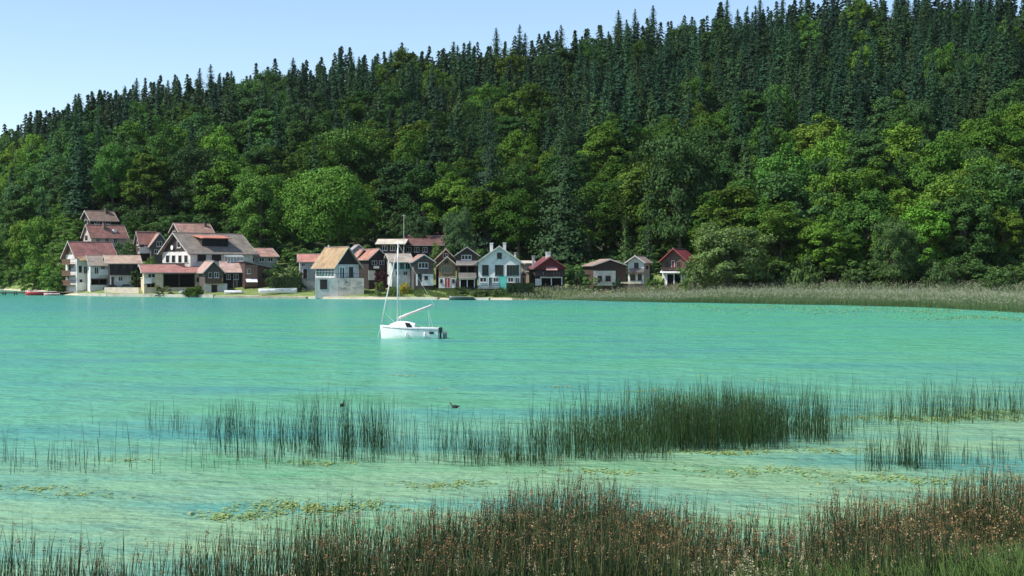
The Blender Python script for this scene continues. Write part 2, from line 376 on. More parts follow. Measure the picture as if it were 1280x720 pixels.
GREEN = [(0.064, 0.145, 0.022), (0.054, 0.13, 0.026), (0.082, 0.165, 0.022), (0.046, 0.108, 0.028), (0.098, 0.18, 0.024), (0.054, 0.12, 0.040)]
NEED = [(0.028, 0.072, 0.031), (0.034, 0.082, 0.033), (0.024, 0.062, 0.033), (0.044, 0.088, 0.031), (0.029, 0.075, 0.039)]
def jit(c, s=0.1):
    k = math.exp(rng.normal(0, s)); return tuple(max(0.004, v*k*(1+rng.normal(0, s*0.3))) for v in c)

# prominent trees: name, proto, pixel x, D, pixel top, pixel width, colour, label, category
KEY = [
 ('round_tree', DENSE, 412, 362, 207, 128, (0.092, 0.20, 0.032), 'huge round bright green tree behind the tan-roofed house by the shore', 'tree'),
 ('round_tree', DENSE2, 326, 372, 209, 86, (0.088, 0.19, 0.034), 'round bright green tree behind the large grey-roofed chalet', 'tree'),
 ('round_tree', DENSE2, 436, 412, 150, 98, (0.062, 0.13, 0.026), 'wide green tree whose top rises above the huge round tree', 'tree'),
 ('spruce_tree', BIGCON, 706, 345, 138, 112, (0.036, 0.075, 0.03), 'broad tall spruce reaching down to the lawn behind the dark red chalet', 'tree'),
 ('spruce_tree', BIGCON, 612, 362, 120, 78, (0.03, 0.062, 0.034), 'tall dark spruce behind the white house with green shutters', 'tree'),
 ('spruce_tree', CONIF[0], 178, 398, 183, 30, (0.02, 0.046, 0.03), 'narrow dark spruce standing alone among bright trees above the village', 'tree'),
 ('broadleaf_tree', DENSE2, 852, 342, 152, 110, (0.044, 0.09, 0.028), 'large dark leafy tree behind the red-roofed lakeside house', 'tree'),
 ('young_conifer', SMALLCON, 780, 322, 266, 26, (0.085, 0.16, 0.045), 'small pale green conifer behind the brown gabled cottage', 'tree'),
 ('young_conifer', SMALLCON, 812, 322, 268, 28, (0.045, 0.09, 0.04), 'small dark conifer behind the little white balcony house', 'tree'),
 ('willow_bush', DENSE2, 912, 292, 276, 112, (0.12, 0.185, 0.06), 'big pale grey-green willow at the back of the reed bed by the red-roofed house', 'bush'),
 ('broadleaf_tree', DENSE2, 250, 398, 176, 84, (0.034, 0.07, 0.024), 'dark leafy tree towering behind the pink roof of the upper village', 'tree'),
 ('broadleaf_tree', BROAD[1], 118, 420, 205, 66, (0.11, 0.2, 0.03), 'bright yellow-green tree on the slope above the topmost brown house', 'tree'),
 ('broadleaf_tree', DENSE2, 62, 408, 262, 76, (0.10, 0.20, 0.034), 'bright green tree at the wooded point beside the boat dock', 'tree'),
 ('broadleaf_tree', BROAD[3], 22, 440, 250, 50, (0.06, 0.12, 0.03), 'slender green tree on the wooded shore beyond the boat dock', 'tree'),
 ('shrub_tree', DENSE2, 572, 340, 258, 44, (0.07, 0.13, 0.055), 'pale blue-green small tree beside the long brown-roofed building', 'tree'),
 ('shrub_tree', BROAD[4], 522, 352, 262, 46, (0.05, 0.10, 0.04), 'dark small tree behind the long brown-roofed building', 'tree'),
 ('dying_spruce', CONIF[3], 113, 600, 138, 17, (0.10, 0.062, 0.04), 'rust-brown dying spruce on the ridge among green ones', 'tree'),
 ('broadleaf_tree', DENSE2, 1118, 285, 268, 66, (0.065, 0.12, 0.038), 'small leafy tree with knobbly crown growing out of the reed bed edge', 'tree'),
]
trees_img = []            # (D, px, top, base, halfwidth, kind) of everything standing, for visibility
for nme, pr, px, D, top, wpx, col, lab, cat in KEY:
    x = px2x(px, D); z0 = gz(x, D); H = py2z(top, D) - z0
    plant(nme, pr, x, D, H, wpx*D/F, col, lab, cat, z=z0)
    trees_img.append((D, px, top, HOR + (CAMZ-z0)*F/D, wpx/2))

def bush(name, px, base_y, D, wpx, top, col, label, kind=0, z=None):
    x = px2x(px, D); z0 = gz(x, D) if z is None else z
    H = max(0.6, py2z(top, D) - z0)
    return plant(name, LOWBUSH if H < 0.6*wpx*D/F else BUSH[kind], x, D, H, wpx*D/F, col, label, 'bush', z=z0)

# ------------------------------------------------------------------ hillside forest
BX = [-300, 0, 100, 200, 300, 400, 500, 600, 640, 700, 800, 900, 1000, 1100, 1280, 1500]
BYL = [240, 205, 205, 150, 178, 160, 195, 190, 160, 205, 172, 160, 178, 165, 150, 150]   # below this row leafy trees, above spruces
PATCH = [(350, 95, 60, 18), (500, 110, 34, 16), (655, 150, 46, 26), (570, 70, 30, 14), (745, 75, 14, 10), (850, 60, 20, 8), (590, 150, 30, 20), (330, 120, 50, 20), (470, 150, 40, 16)]
slots = []
D = 300.0
while D < 700:
    sp = 8.2 if D < 420 else 7.0
    x0, x1 = px2x(-170, D), px2x(1450, D)
    xx = x0
    while xx < x1:
        slots.append((xx + rng.uniform(-.4, .4)*sp, D + rng.uniform(-.42, .42)*sp)); xx += sp
    D += sp
cand = []
VILL_PX = [-200, 0, 60, 80, 160, 240, 330, 380, 440, 520, 640, 760, 840, 900, 1000, 1280, 1500]
VILL_D = [450, 446, 412, 392, 394, 392, 390, 388, 384, 366, 352, 352, 346, 310, 300, 284, 250]
last = {}
for x, D in slots:
    px = 640 + F*x/D
    z = gz(x, D)
    if D < np.interp(px, VILL_PX, VILL_D) or z < 1.0: continue
    rid = float(np.interp(px, [-400, 0, 640, 1280, 1700], [760, 690, 612, 582, 570]))
    if D > rid + 14: continue
    ymid = HOR + (CAMZ - z - 14)*F/D
    con = ymid < np.interp(px, BX, BYL) + rng.normal(0, 12)
    if con and any(((px-a)/c)**2 + ((ymid-bb)/d)**2 < 1 for a, bb, c, d in PATCH): con = rng.random() < 0.25
    elif con: con = rng.random() > 0.07
    else: con = rng.random() < 0.10
    if D > rid-26: con = True
    if not con and any(((x-x2)**2+(D-D2)**2) < 7.6**2 for x2, D2 in last.get('b', [])[-160:]): continue
    if con:
        H = float(np.clip(rng.normal(23.5, 4.2), 12, 29.5)); W = H*rng.uniform(0.36, 0.46); col = jit(NEED[rng.integers(len(NEED))], 0.16); pr = int(rng.integers(len(CONIF)))
    else:
        H = float(np.clip(rng.normal(19.5, 3.4), 12, 27)); W = H*rng.uniform(0.6, 0.84); col = jit(GREEN[rng.integers(len(GREEN))], 0.15); col = tuple(v*float(np.interp(px, [0, 300, 420, 800, 1000], [1.2, 1.08, 0.72, 0.72, 0.98])) for v in col); pr = int(rng.integers(len(BROAD)))  # leaf colour darkened across the middle, standing in for forest shadow
        last.setdefault('b', []).append((x, D))
        if D < 330: H *= 0.9
    cand.append([con, pr, x, D, z, H, W, col, px])
# visible pixels per tree: paint silhouettes front to back on a coarse grid
GW, GH = 640, 360
occ = np.zeros((GH, GW), bool)
def paint(px, top, base, hw, con):
    x0, x1, y0, y1 = px-hw, px+hw, top, base
    a, b2, c, d = [int(v/2) for v in (x0, x1+2, y0, y1+2)]
    a, b2, c, d = max(a, 0), min(b2, GW), max(c, 0), min(d, GH)
    if a >= b2 or c >= d: return 0
    gy, gx = np.mgrid[c:d, a:b2]; gx = gx*2+1; gy = gy*2+1
    if con: mk = np.abs(gx-px) < hw*np.clip((gy-y0)/max(y1-y0, 1), 0, 1)
    else: mk = ((gx-px)/hw)**2 + ((gy-(y0+y1)/2)/((y1-y0)/2))**2 < 1
    v = mk & ~occ[c:d, a:b2]; occ[c:d, a:b2] |= mk
    return int(v.sum())
events = [(D, None, px, top, base, hw) for D, px, top, base, hw in trees_img]
for c in cand:
    D, z, H, W, px = c[3], c[4], c[5], c[6], c[8]
    events.append((D, c, px, HOR+(CAMZ-z-H)*F/D, HOR+(CAMZ-z)*F/D, W*F/D/2))
for D, c, px, top, base, hw in sorted(events, key=lambda e: e[0]):
    v = paint(px, top, base, hw, c is None or c[0])
    if c is not None: c.append(v)
con_all = sorted([c for c in cand if c[0]], key=lambda c: -c[9]); bro_all = sorted([c for c in cand if not c[0]], key=lambda c: -c[9])
print('forest:', len(con_all), 'spruces', len(bro_all), 'leafy; visible', sum(c[9] > 0 for c in con_all), sum(c[9] > 0 for c in bro_all))
SPR = ('spruce_tree', 'dark green spruce in the dense forest on the hillside', 'spruces on the forested hillside')
LFY = ('leafy_tree', 'green leafy tree in the mixed wood on the hillside', 'leafy trees on the forested hillside')
for arr, protos, (nme, lab, grp) in ((con_all, CONIF, SPR), (bro_all, BROAD, LFY)):
    for c in arr[:290]:
        if c[9] <= 0: continue
        rid = float(np.interp(c[8], [-400, 0, 640, 1280, 1700], [760, 690, 612, 582, 570])); l2, g2_ = lab, grp
        if c[0]:
            if c[3] > rid-22: l2, g2_ = 'spruce on the ridge with its tip against the sky', 'spruces along the ridge line'
            elif c[3] < 440: l2, g2_ = 'dark spruce among leafy trees at the foot of the hill', 'spruces low on the hill'
        else:
            if c[8] < 290 and c[3] < 520: l2, g2_ = 'bright leafy tree on the slope above the village', 'leafy trees above the village'
            elif c[8] > 860 and c[3] < 345: l2, g2_ = 'large leafy tree at the wood edge behind the far reed bed', 'leafy trees behind the reed bed'
            elif c[3] > 470: l2, g2_ = 'leafy tree standing among the spruces high on the hill', 'leafy trees high on the hill'
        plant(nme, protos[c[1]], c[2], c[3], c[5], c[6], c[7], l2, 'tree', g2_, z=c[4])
# the rest of the wood, half hidden: one mass of simpler spruces
def far_spruce(seed):
    g = np.random.default_rng(seed); P, Nr, S = [], [], []
    for wz in range(20):
        tt = wz/20; z = 0.08+0.92*tt; rr = ((1-tt)**0.85)*0.5+0.02
        for q in range(7):
            az = g.uniform(0, 6.28); L = rr*g.uniform(0.7, 1.2)
            for k in range(3):
                f = (k+0.7)/3
                P.append((math.cos(az)*L*f, math.sin(az)*L*f, z-0.03*f+g.normal(0, .005))); S.append((0.25+0.35*(1-tt))*(1.2-.4*f)*0.42)
                Nr.append((math.cos(az)*.6+g.normal(0, .3), math.sin(az)*.6+g.normal(0, .3), .7))
    return np.array(P), unit(np.array(Nr)), np.array(S)
rest = [c for c in con_all[290:]] + [c for c in bro_all[290:]] + [c for c in bro_all[:290] + con_all[:290] if c[9] <= 0]
Pp, Nn, Ss, Tt = [], [], [], []
fs = [far_spruce(k) for k in (1, 2, 3)]
for j, c in enumerate(rest):
    P, Nr, S = fs[j % 3]; a = rng.uniform(0, 6.28); ca, sa = math.cos(a), math.sin(a); W, H = c[6] if c[0] else c[6]*0.45, c[5]
    Pr = np.stack([(P[:, 0]*ca-P[:, 1]*sa)*W+c[2], (P[:, 0]*sa+P[:, 1]*ca)*W+c[3], P[:, 2]*H+c[4]], 1)
    Pp.append(Pr); Nn.append(np.stack([Nr[:, 0]*ca-Nr[:, 1]*sa, Nr[:, 0]*sa+Nr[:, 1]*ca, Nr[:, 2]], 1)); Ss.append(S*W*0.9)
    Tt.append(np.clip(rng.uniform(0.3, 0.65)+rng.normal(0, .1, len(P)), 0, 1))
if Pp:
    V, Q, T = leaf_quads(np.concatenate(Pp), np.concatenate(Nn), np.concatenate(Ss), np.concatenate(Tt))
    o = bpy.data.objects.new('forest', np_mesh('forest', V, Q, tint=T)); o.data.materials.append(M_FAR_NEEDLE); link(o)
    tag(o, 'dense dark green spruce wood filling the hillside between the trees', 'forest', kind='stuff')

# ------------------------------------------------------------------ houses
class House:
    """gabled house measured from photo pixels: front wall corners px0..px1 at distance D, base row yb"""
    def __init__(s, name, label, px0, px1, D, yb, yaw=0, d=9, eave=None, ridge=None, axis='y', pxb=None, side='left', wall=None, roof=None,
                 og=0.5, oe=0.5, cat='house', trim=None, apex=0.0, base=None, found=3.0, mono=None):
        a = R(yaw); s.a, s.D = a, D; ca, sa = math.cos(a), math.sin(a)
        cx = px2x((px0+px1)/2, D); z0 = py2z(yb, D)
        def hit(px):       # distance along the front line from (cx, D)
            k = (px-640)/F; return (k*D - cx)/(ca - k*sa)
        u0, u1 = hit(px0), hit(px1); s.w = w = u1-u0; mid = (u0+u1)/2
        s.o = Vector((cx + mid*ca, D + mid*sa, z0)); s.root = empty(name, s.o, a); tag(s.root, label, cat)
        if pxb is not None:
            sx = -w/2 if side == 'left' else w/2
            k = (pxb-640)/F; X0, Y0 = s.o.x + sx*ca, s.o.y + sx*sa
            d = (k*Y0 - X0)/(-sa - k*ca)
        s.d = d; s.axis = axis
        De = s.o.y if axis == 'y' else s.o.y + d/2*ca
        s.hw = py2z(eave, s.o.y) - z0 if axis == 'y' else None
        s.hr = py2z(ridge, De) - z0
        if axis == 'x': s.hw = py2z(eave, s.o.y) - z0
        hw, hr = s.hw, s.hr
        wall = wall or WHITE
        if mono is not None:       # single slope falling to the right
            poly = [(-w/2, -found), (w/2, -found), (w/2, hw), (-w/2, hr)]
            MB().prism(poly, 0, d, 'y').build('wall', wall, s.root)
            q = [(-w/2-oe, hr+0.02+oe*(hr-hw)/w), (w/2+oe, hw+0.02-oe*(hr-hw)/w)]
            s.roof = MB().prism([q[0], q[1], (q[1][0], q[1][1]+0.22), (q[0][0], q[0][1]+0.22)], -og, d+og, 'y').build('roof', roof, s.root)
            return
        L = w if axis == 'y' else d
        ax = apex*L/2
        off = 0 if axis == 'y' else d/2
        poly = [(off-L/2, -found), (off+L/2, -found), (off+L/2, hw), (off+ax, hr), (off-L/2, hw)]
        if axis == 'y': MB().prism(poly, 0, d, 'y').build('wall', wall, s.root)
        else: MB().prism(poly, -w/2, w/2, 'x').build('wall', wall, s.root)
        mb, th = MB(), 0.2
        e0, e1 = (-og, d+og) if axis == 'y' else (-w/2-og, w/2+og)
        for sg in (-1, 1):
            run = L/2 - sg*ax; sl = (hr-hw)/run
            xe = off + sg*(L/2+oe); ze = hw - sl*oe
            p = [(off+ax, hr+0.012), (xe, ze+0.012), (xe, ze+th), (off+ax, hr+th)]
            mb.prism(p, e0, e1, axis)
            for (b0, b1) in ((e0-0.06, e0-0.004), (e1+0.004, e1+0.06)):
                q = [(off+ax, hr+th+0.03), (xe+sg*0.03, ze+th+0.03), (xe+sg*0.03, ze-0.02), (off+ax, hr-0.02)]
                MB().prism(q, b0, b1, axis).build('bargeboard', trim or plaster((0.55, 0.53, 0.5)), s.root)
        s.roof = mb.build('roof', roof or tiles((0.3, 0.12, 0.08)), s.root)
        rc = [(off+ax-.2, hr+th-.06), (off+ax+.2, hr+th-.06), (off+ax+.12, hr+th+.07), (off+ax-.12, hr+th+.07)]
        MB().prism(rc, e0+.01, e1-.01, axis).build('ridge_cap', plaster((0.3, 0.22, 0.19)), s.roof)
        for sg in (-1, 1):
            run = L/2 - sg*ax; xe = off + sg*(L/2+oe+.08); ze = hw - (hr-hw)/run*oe + .06
            gp = [(xe, e0+.1, ze), (xe, e1-.1, ze)] if axis == 'y' else [(e0+.1, xe, ze), (e1-.1, xe, ze)]
            MB().tube(gp, .075, 6).build('gutter', plain('zinc', (0.25, 0.25, 0.25), 0.5, 0.3), s.roof)
    # --- a point of the photo on one of the walls -> (u, z)
    def pix(s, face, px, py):
        k = (px-640)/F; ca, sa = math.cos(s.a), math.sin(s.a)
        if face == 'front': ox, oy, ux, uy = s.o.x, s.o.y, ca, sa
        else:
            sx = -s.w/2 if face == 'left' else s.w/2
            ox, oy, ux, uy = s.o.x+sx*ca, s.o.y+sx*sa, -sa, ca
        u = (k*oy - ox)/(ux - k*uy); Dd = oy + u*uy
        return u, py2z(py, Dd) - s.o.z
    def fbox(s, mb, face, u0, u1, o0, o1, z0, z1):
        if face == 'front': mb.box(u0, u1, -o1, -o0, z0, z1)
        elif face == 'left': mb.box(-s.w/2-o1, -s.w/2-o0, u0, u1, z0, z1)
        else: mb.box(s.w/2+o0, s.w/2+o1, u0, u1, z0, z1)
        return mb
    def rect(s, face, r):
        (ua, za), (ub, zb) = s.pix(face, r[0], r[2]), s.pix(face, r[1], r[3])
        return min(ua, ub), max(ua, ub), min(za, zb), max(za, zb)
    def panel(s, name, face, r, mat, o=0.06, o0=-0.02, parent=None):
        u0, u1, z0, z1 = s.rect(face, r)
        return s.fbox(MB(), face, u0, u1, o0, o, z0, z1).build(name, mat, parent or s.root)
    def window(s, face, r, frame=None, cols=2, rows=1, sh=None, pane=None, off=0.0):
        u0, u1, z0, z1 = s.rect(face, r); f = min(0.09, (u1-u0)*0.09); mb = MB()
        for q in range(cols+1):
            c = u0 + (u1-u0)*q/cols; s.fbox(mb, face, c-f/2, c+f/2, off, off+0.09, z0, z1)
        for q in range(rows+1):
            c = z0 + (z1-z0)*q/rows; s.fbox(mb, face, u0-f/2, u1+f/2, off+0.003, off+0.086, c-f/2, c+f/2)
        wn = mb.build('window', frame or WHITE, s.root)
        s.fbox(MB(), face, u0, u1, off-0.02, off+0.035, z0, z1).build('pane', pane or M_GLASS, wn)
        s.fbox(MB(), face, u0-0.12, u1+0.12, off, off+0.17, z0-f/2-0.09, z0-f/2-0.004).build('sill', frame or WHITE, wn)
        if sh:
            k = (u1-u0)*0.46
            s.fbox(MB(), face, u0-k-0.06, u0-0.06, off, off+0.06, z0, z1).build('shutter', sh, wn)
            s.fbox(MB(), face, u1+0.06, u1+k+0.06, off, off+0.06, z0, z1).build('shutter', sh, wn)
        return wn
    def door(s, face, r, mat, off=0.0):
        u0, u1, z0, z1 = s.rect(face, r)
        dr = s.fbox(MB(), face, u0, u1, off-0.02, off+0.06, z0, z1).build('door', mat, s.root)
        mb = MB()
        s.fbox(mb, face, u0-0.1, u0-0.003, off, off+0.1, z0, z1); s.fbox(mb, face, u1+0.003, u1+0.1, off, off+0.1, z0, z1); s.fbox(mb, face, u0-0.1, u1+0.1, off, off+0.1, z1+0.003, z1+0.1)
        mb.build('door_frame', WHITE, dr)
        s.fbox(MB(), face, u1-0.22, u1-0.1, off+0.06, off+0.13, z0+0.95, z0+1.05).build('handle', plain('steel', (0.3, 0.3, 0.3), 0.3, 1.0), dr)
        return dr
    def opening(s, name, face, r, mat=None, frame=None):
        """bay: flat near-black panel, inner shade put into its colour, between proud jambs and lintel"""
        u0, u1, z0, z1 = s.rect(face, r)
        o = s.fbox(MB(), face, u0, u1, -0.02, 0.03, z0, z1).build(name, mat or plain('painted_bay_shade', (0.012, 0.011, 0.01), 0.9, 0, 0.1), s.root)
        mb = MB(); f = 0.16
        for c in (u0, (u0+u1)/2, u1): s.fbox(mb, face, c-f/2, c+f/2, 0.03, 0.35, z0, z1)
        s.fbox(mb, face, u0-f, u1+f, 0.033, 0.4, z1-0.08, z1+f)
        mb.build('post', frame or timber((0.09, 0.055, 0.035)), o)
        return o
    def balcony(s, face, r, mat, depth=1.2, slats=True, roofed=None):
        u0, u1, z0, z1 = s.rect(face, r)
        fl = s.fbox(MB(), face, u0, u1, 0.0, depth, z0-0.16, z0).build('balcony', mat, s.root)
        mb = MB()
        s.fbox(mb, face, u0, u1, depth-0.1, depth-0.004, z1-0.1, z1); s.fbox(mb, face, u0, u1, depth-0.09, depth-0.02, z0+0.06, z0+0.14)
        if slats:
            n = max(3, int((u1-u0)/0.2))
            for q in range(n+1):
                c = u0+0.03+(u1-u0-0.06)*q/n; s.fbox(mb, face, c-0.07, c+0.07, depth-0.06, depth-0.03, z0, z1-0.03)
        for c in (u0+0.06, u1-0.06): s.fbox(mb, face, c-0.05, c+0.05, 0.02, depth-0.1, z1-0.08, z1-0.01); s.fbox(mb, face, c-0.05, c+0.05, 0.02, depth-0.1, z0+0.3, z0+0.36)
        mb.build('railing', mat, fl)
        return fl
    def gable_clad(s, face, yrow, mat, px=None, o=0.05, proud=0.0):
        """boards covering the gable above the given photo row"""
        zz = s.pix(face, px or (640 + F*s.o.x/s.o.y), yrow)[1]
        L = s.w if face == 'front' else s.d
        ctr = 0 if face == 'front' else s.d/2
        hw, hr = s.hw, s.hr
        if zz <= hw: poly = [(-L/2, zz), (L/2, zz), (L/2, hw), (0, hr), (-L/2, hw)]
        else:
            k = (hr-zz)/(hr-hw)*L/2; poly = [(-k, zz), (k, zz), (0, hr)]
        poly = [(ctr+p[0], p[1]) for p in poly]
        if face == 'front': mb = MB().prism(poly, -o-proud, 0.01-proud, 'y')
        elif face == 'left': mb = MB().prism(poly, -s.w/2-o, -s.w/2+0.01, 'x')
        else: mb = MB().prism(poly, s.w/2-0.01, s.w/2+o, 'x')
        return mb.build('gable_cladding', mat, s.root)
    def chimney(s, u, y, top_above=1.0, sz=0.6, mat=None, pot=True):
        L = (s.w if s.axis == 'y' else s.d)
        dist = abs(u) if s.axis == 'y' else abs(y - s.d/2)
        zr = s.hr - (s.hr-s.hw)*dist/(L/2)
        c = MB().box(u-sz/2, u+sz/2, y-sz/2, y+sz/2, zr-0.5, zr+top_above).box(u-sz/2-.08, u+sz/2+.08, y-sz/2-.08, y+sz/2+.08, zr+top_above+.003, zr+top_above+0.14).build('chimney', mat or plaster((0.6, 0.58, 0.54)), s.roof)
        return c
    def awning(s, face, r, mat, depth=1.6, name='awning'):
        u0, u1, z0, z1 = s.rect(face, r); zt = z1 + 0.15
        mb = MB()
        if face == 'front': mb.add([(u0,-0.01,zt),(u1,-0.01,zt),(u1,-depth,z0+0.12),(u0,-depth,z0+0.12),(u0,-0.01,zt-.1),(u1,-0.01,zt-.1),(u1,-depth,z0),(u0,-depth,z0)], [(0,1,2,3),(7,6,5,4),(3,2,6,7),(0,3,7,4),(1,5,6,2),(0,4,5,1)])
        else: s.fbox(mb, face, u0, u1, 0, depth, z0, z1)
        return mb.build(name, mat, s.root)

BRICK = tiles((0.30, 0.14, 0.11)); RED = tiles((0.31, 0.135, 0.115), 0.2); PINK = tiles((0.36, 0.21, 0.17), 0.2); GREYR = tiles((0.24, 0.2, 0.165), 0.3)
BROWNR = tiles((0.22, 0.15, 0.115), 0.2); TAN = tiles((0.33, 0.22, 0.12), 0.3, (0.3, 0.3, 0.14)); MAROON = tiles((0.24, 0.035, 0.04), 0.08); BEIGE = tiles((0.52, 0.46, 0.37), 0.15)
DARKW = timber((0.026, 0.018, 0.016)); BROWNW = timber((0.058, 0.034, 0.025)); MIDW = timber((0.13, 0.075, 0.045)); GREYW = timber((0.085, 0.072, 0.066)); REDW = timber((0.16, 0.025, 0.03))
PURPW = timber((0.045, 0.028, 0.031)); CREAM = plaster((0.66, 0.56, 0.40)); OFFW = plaster((0.66, 0.64, 0.60)); PINKW = plaster((0.5, 0.4, 0.35)); GREYP = plaster((0.42, 0.42, 0.42)); BEIGEP = plaster((0.6, 0.5, 0.36))
TEAL = plaster((0.14, 0.56, 0.47)); PTEAL = plaster((0.5, 0.62, 0.60)); SHUT = timber((0.03, 0.075, 0.065)); RDOOR = plain('red_paint', (0.42, 0.02, 0.035), 0.4)
STONE = plaster((0.52, 0.48, 0.42)); WHITEP = plain('white_paint', (0.78, 0.78, 0.77), 0.45)

# -- upper left: house over house up the slope
h = House('hill_house', 'topmost dark timber house with brown roof and a chimney on the slope', 113, 145, 384, 290, 40, eave=274.5, ridge=264.5, axis='x', pxb=102.5, wall=DARKW, roof=BROWNR, oe=0.7)
h.chimney(1.8, h.d*0.4, 1.3, 0.7, plaster((0.12, 0.1, 0.09))); h.window('front', (118, 124, 276, 280)); h.window('front', (132, 138, 276, 280)); h.balcony('front', (113, 144, 281, 284), DARKW)
h.window('left', (106, 109.5, 275, 280), cols=1)
h = House('hill_house', 'beige house with red tiled roof just below the topmost brown house', 114, 158, 368, 309, 40, eave=295.5, ridge=282, axis='x', pxb=104, wall=PINKW, roof=BRICK, oe=0.5)
h.chimney(-0.5, h.d*0.35, 1.4, 0.7, plaster((0.2, 0.15, 0.12)))
for q in (120, 131, 142): h.window('front', (q, q+5, 298, 304))
h.window('left', (106.5, 110, 294, 301), cols=1)
MB().box(1.6, 2.5, h.d*0.16, h.d*0.30, h.hw+1.0, h.hw+1.9).build('skylight', WHITEP, h.roof)
h = House('lakeside_house', 'tall white house with red roof and side balconies next to the dock', 96, 142, 347, 362, 42, eave=319, ridge=303, axis='x', pxb=82, wall=OFFW, roof=RED, oe=0.9, og=0.9)
h.window('front', (98, 102.5, 332, 341), cols=1); h.window('front', (104.5, 110, 333, 342)); h.window('front', (99, 103, 349, 356), cols=1); h.panel('plinth', 'front', (96, 112, 353, 362.5), WHITE, 0.12)
for yy in ((324, 330), (338, 344), (350, 356)):
    h.balcony('left', (83.5, 94, yy[0], yy[1]), MIDW, 1.3)
h.gable_clad('left', 318, MIDW, 88); h.door('left', (86, 89.5, 330, 338), BROWNW); h.window('left', (90, 93, 331, 336), cols=1)
u0, u1, z0, z1 = h.rect('front', (95, 119, 319.5, 325.5))
MB().add([(u0,-0.02,z1),(u1,-0.02,z1),(u1,-2.6,z0),(u0,-2.6,z0),(u0,-0.02,z1-.15),(u1,-0.02,z1-.15),(u1,-2.6,z0-.15),(u0,-2.6,z0-.15)], [(0,1,2,3),(7,6,5,4),(3,2,6,7),(0,3,7,4),(1,5,6,2),(0,4,5,1)]).build('porch_roof', TAN, h.root)
h = House('annex', 'white annex with grey roof and dark garage bay under its balcony', 113, 135, 341, 362, 24, eave=331.5, ridge=320, axis='x', d=7.5, wall=OFFW, roof=GREYR)
h.window('front', (118, 123, 334, 342)); h.balcony('front', (123, 135, 337, 343), WHITEP, 0.9); h.opening('garage_bay', 'front', (114, 133, 349, 356)); h.window('front', (126, 131, 332.5, 336.5))
h.panel('plinth', 'front', (112.5, 131, 356.2, 362.5), WHITE, 0.14)
h = House('lakeside_house', 'dark timber house with beige-brown roof on a white ground floor', 137, 172, 338, 359, 20, eave=328.5, ridge=320, axis='x', d=9, wall=DARKW, roof=tiles((0.36, 0.26, 0.19), 0.2), og=1.0, oe=0.9)
h.panel('ground_floor', 'front', (137.5, 164, 343.5, 359.5), OFFW, 0.08); h.door('front', (139, 142.5, 346, 358), BROWNW, 0.09); h.window('front', (148, 153, 346, 351), off=0.09)
h.balcony('front', (137, 171, 338, 343), DARKW, 1.2)
for q in (143, 152, 161): h.window('front', (q, q+5, 331, 337), BROWNW)

# -- middle left
h = House('chalet', 'small chalet with brown-red roof and white balcony behind the shrubs', 175, 196, 362, 316, 34, eave=302, ridge=290.5, axis='x', pxb=170, d=8, wall=BROWNW, roof=BRICK)
h.balcony('front', (172, 188, 309, 316), WHITEP, 1.6); h.window('front', (181, 186, 303, 308)); h.window('left', (171.5, 174, 300, 306), cols=1)
h = House('chalet', 'grey gabled chalet with pink roof squeezed beside the large chalet', 189, 210, 359, 322, 22, eave=306, ridge=292, axis='y', d=11, wall=GREYW, roof=PINK)
h.window('front', (196, 202, 302, 308)); h.window('front', (193, 198, 312, 317)); h.window('front', (201, 206, 312, 317))
h = House('pink_roofed_house', 'house with a long pink tiled roof showing above the large chalet', 225, 266, 376, 304, 36, eave=291, ridge=280, axis='x', pxb=213, wall=BROWNW, roof=PINK)
h.chimney(3.4, h.d*0.35, 1.0, 0.6, plaster((0.15, 0.12, 0.1))); h.window('left', (216, 219.5, 289, 295)); h.window('front', (232, 238, 293, 298))
h = House('large_chalet', 'large chalet with grey roof, dark gable, white lower wall and red dormer', 238, 316, 342, 334, 44, eave=316, ridge=292.5, axis='x', pxb=203, wall=OFFW, roof=GREYR, oe=0.6, og=1.0)
h.gable_clad('left', 314.5, DARKW, 220)
for q in (207.5, 215, 223, 230.5): h.window('left', (q, q+4.5, 319, 328.5), cols=1)
h.window('left', (222, 226, 301.5, 309.5), cols=1, off=0.06)
u, z = h.pix('left', 217, 309.5)
MB().prism([(u+0.55*math.cos(k*0.524), z+0.55*math.sin(k*0.524)) for k in range(12)], -h.w/2-0.5, -h.w/2-0.42, 'x').tube([(-h.w/2-0.45, u, z), (-h.w/2, u, z)], 0.05).build('satellite_dish', WHITEP, h.root)
h.balcony('left', (203.5, 237, 328.8, 333.5), DARKW, 1.4)
for q in ((247, 257), (265, 276), (282, 290)): h.window('front', (q[0], q[1], 318, 326), BROWNW)
# dormer on the front slope
d_ = h.d; u0, z0 = h.pix('front', 258, 312); u1 = h.pix('front', 291, 312)[0]; zb = h.hw + (h.hr-h.hw)*0.30; zt = h.hw + (h.hr-h.hw)*0.74; yb = d_/2*0.30
dm = MB().box(u0, u1, yb, d_/2*0.95, zb-0.8, zt).build('dormer', DARKW, h.root)
MB().add([(u0-.5,yb-.7,zt-.05),(u1+.5,yb-.7,zt-.05),(u1+.5,d_/2*0.97,zt+0.75),(u0-.5,d_/2*0.97,zt+.75),(u0-.5,yb-.7,zt+.15),(u1+.5,yb-.7,zt+.15),(u1+.5,d_/2*.97,zt+.95),(u0-.5,d_/2*.97,zt+.95)], [(0,3,2,1),(4,5,6,7),(0,1,5,4),(1,2,6,5),(2,3,7,6),(3,0,4,7)]).build('dormer_roof', tiles((0.46, 0.18, 0.12), 0.05), dm)
n = 4
for k in range(n):
    a0 = u0+0.3+(u1-u0-0.6)*k/n; MB().box(a0+.08, a0+(u1-u0-.6)/n-.08, yb-0.05, yb+.02, zb+0.1, zt-0.25).build('dormer_window', M_GLASS, dm)
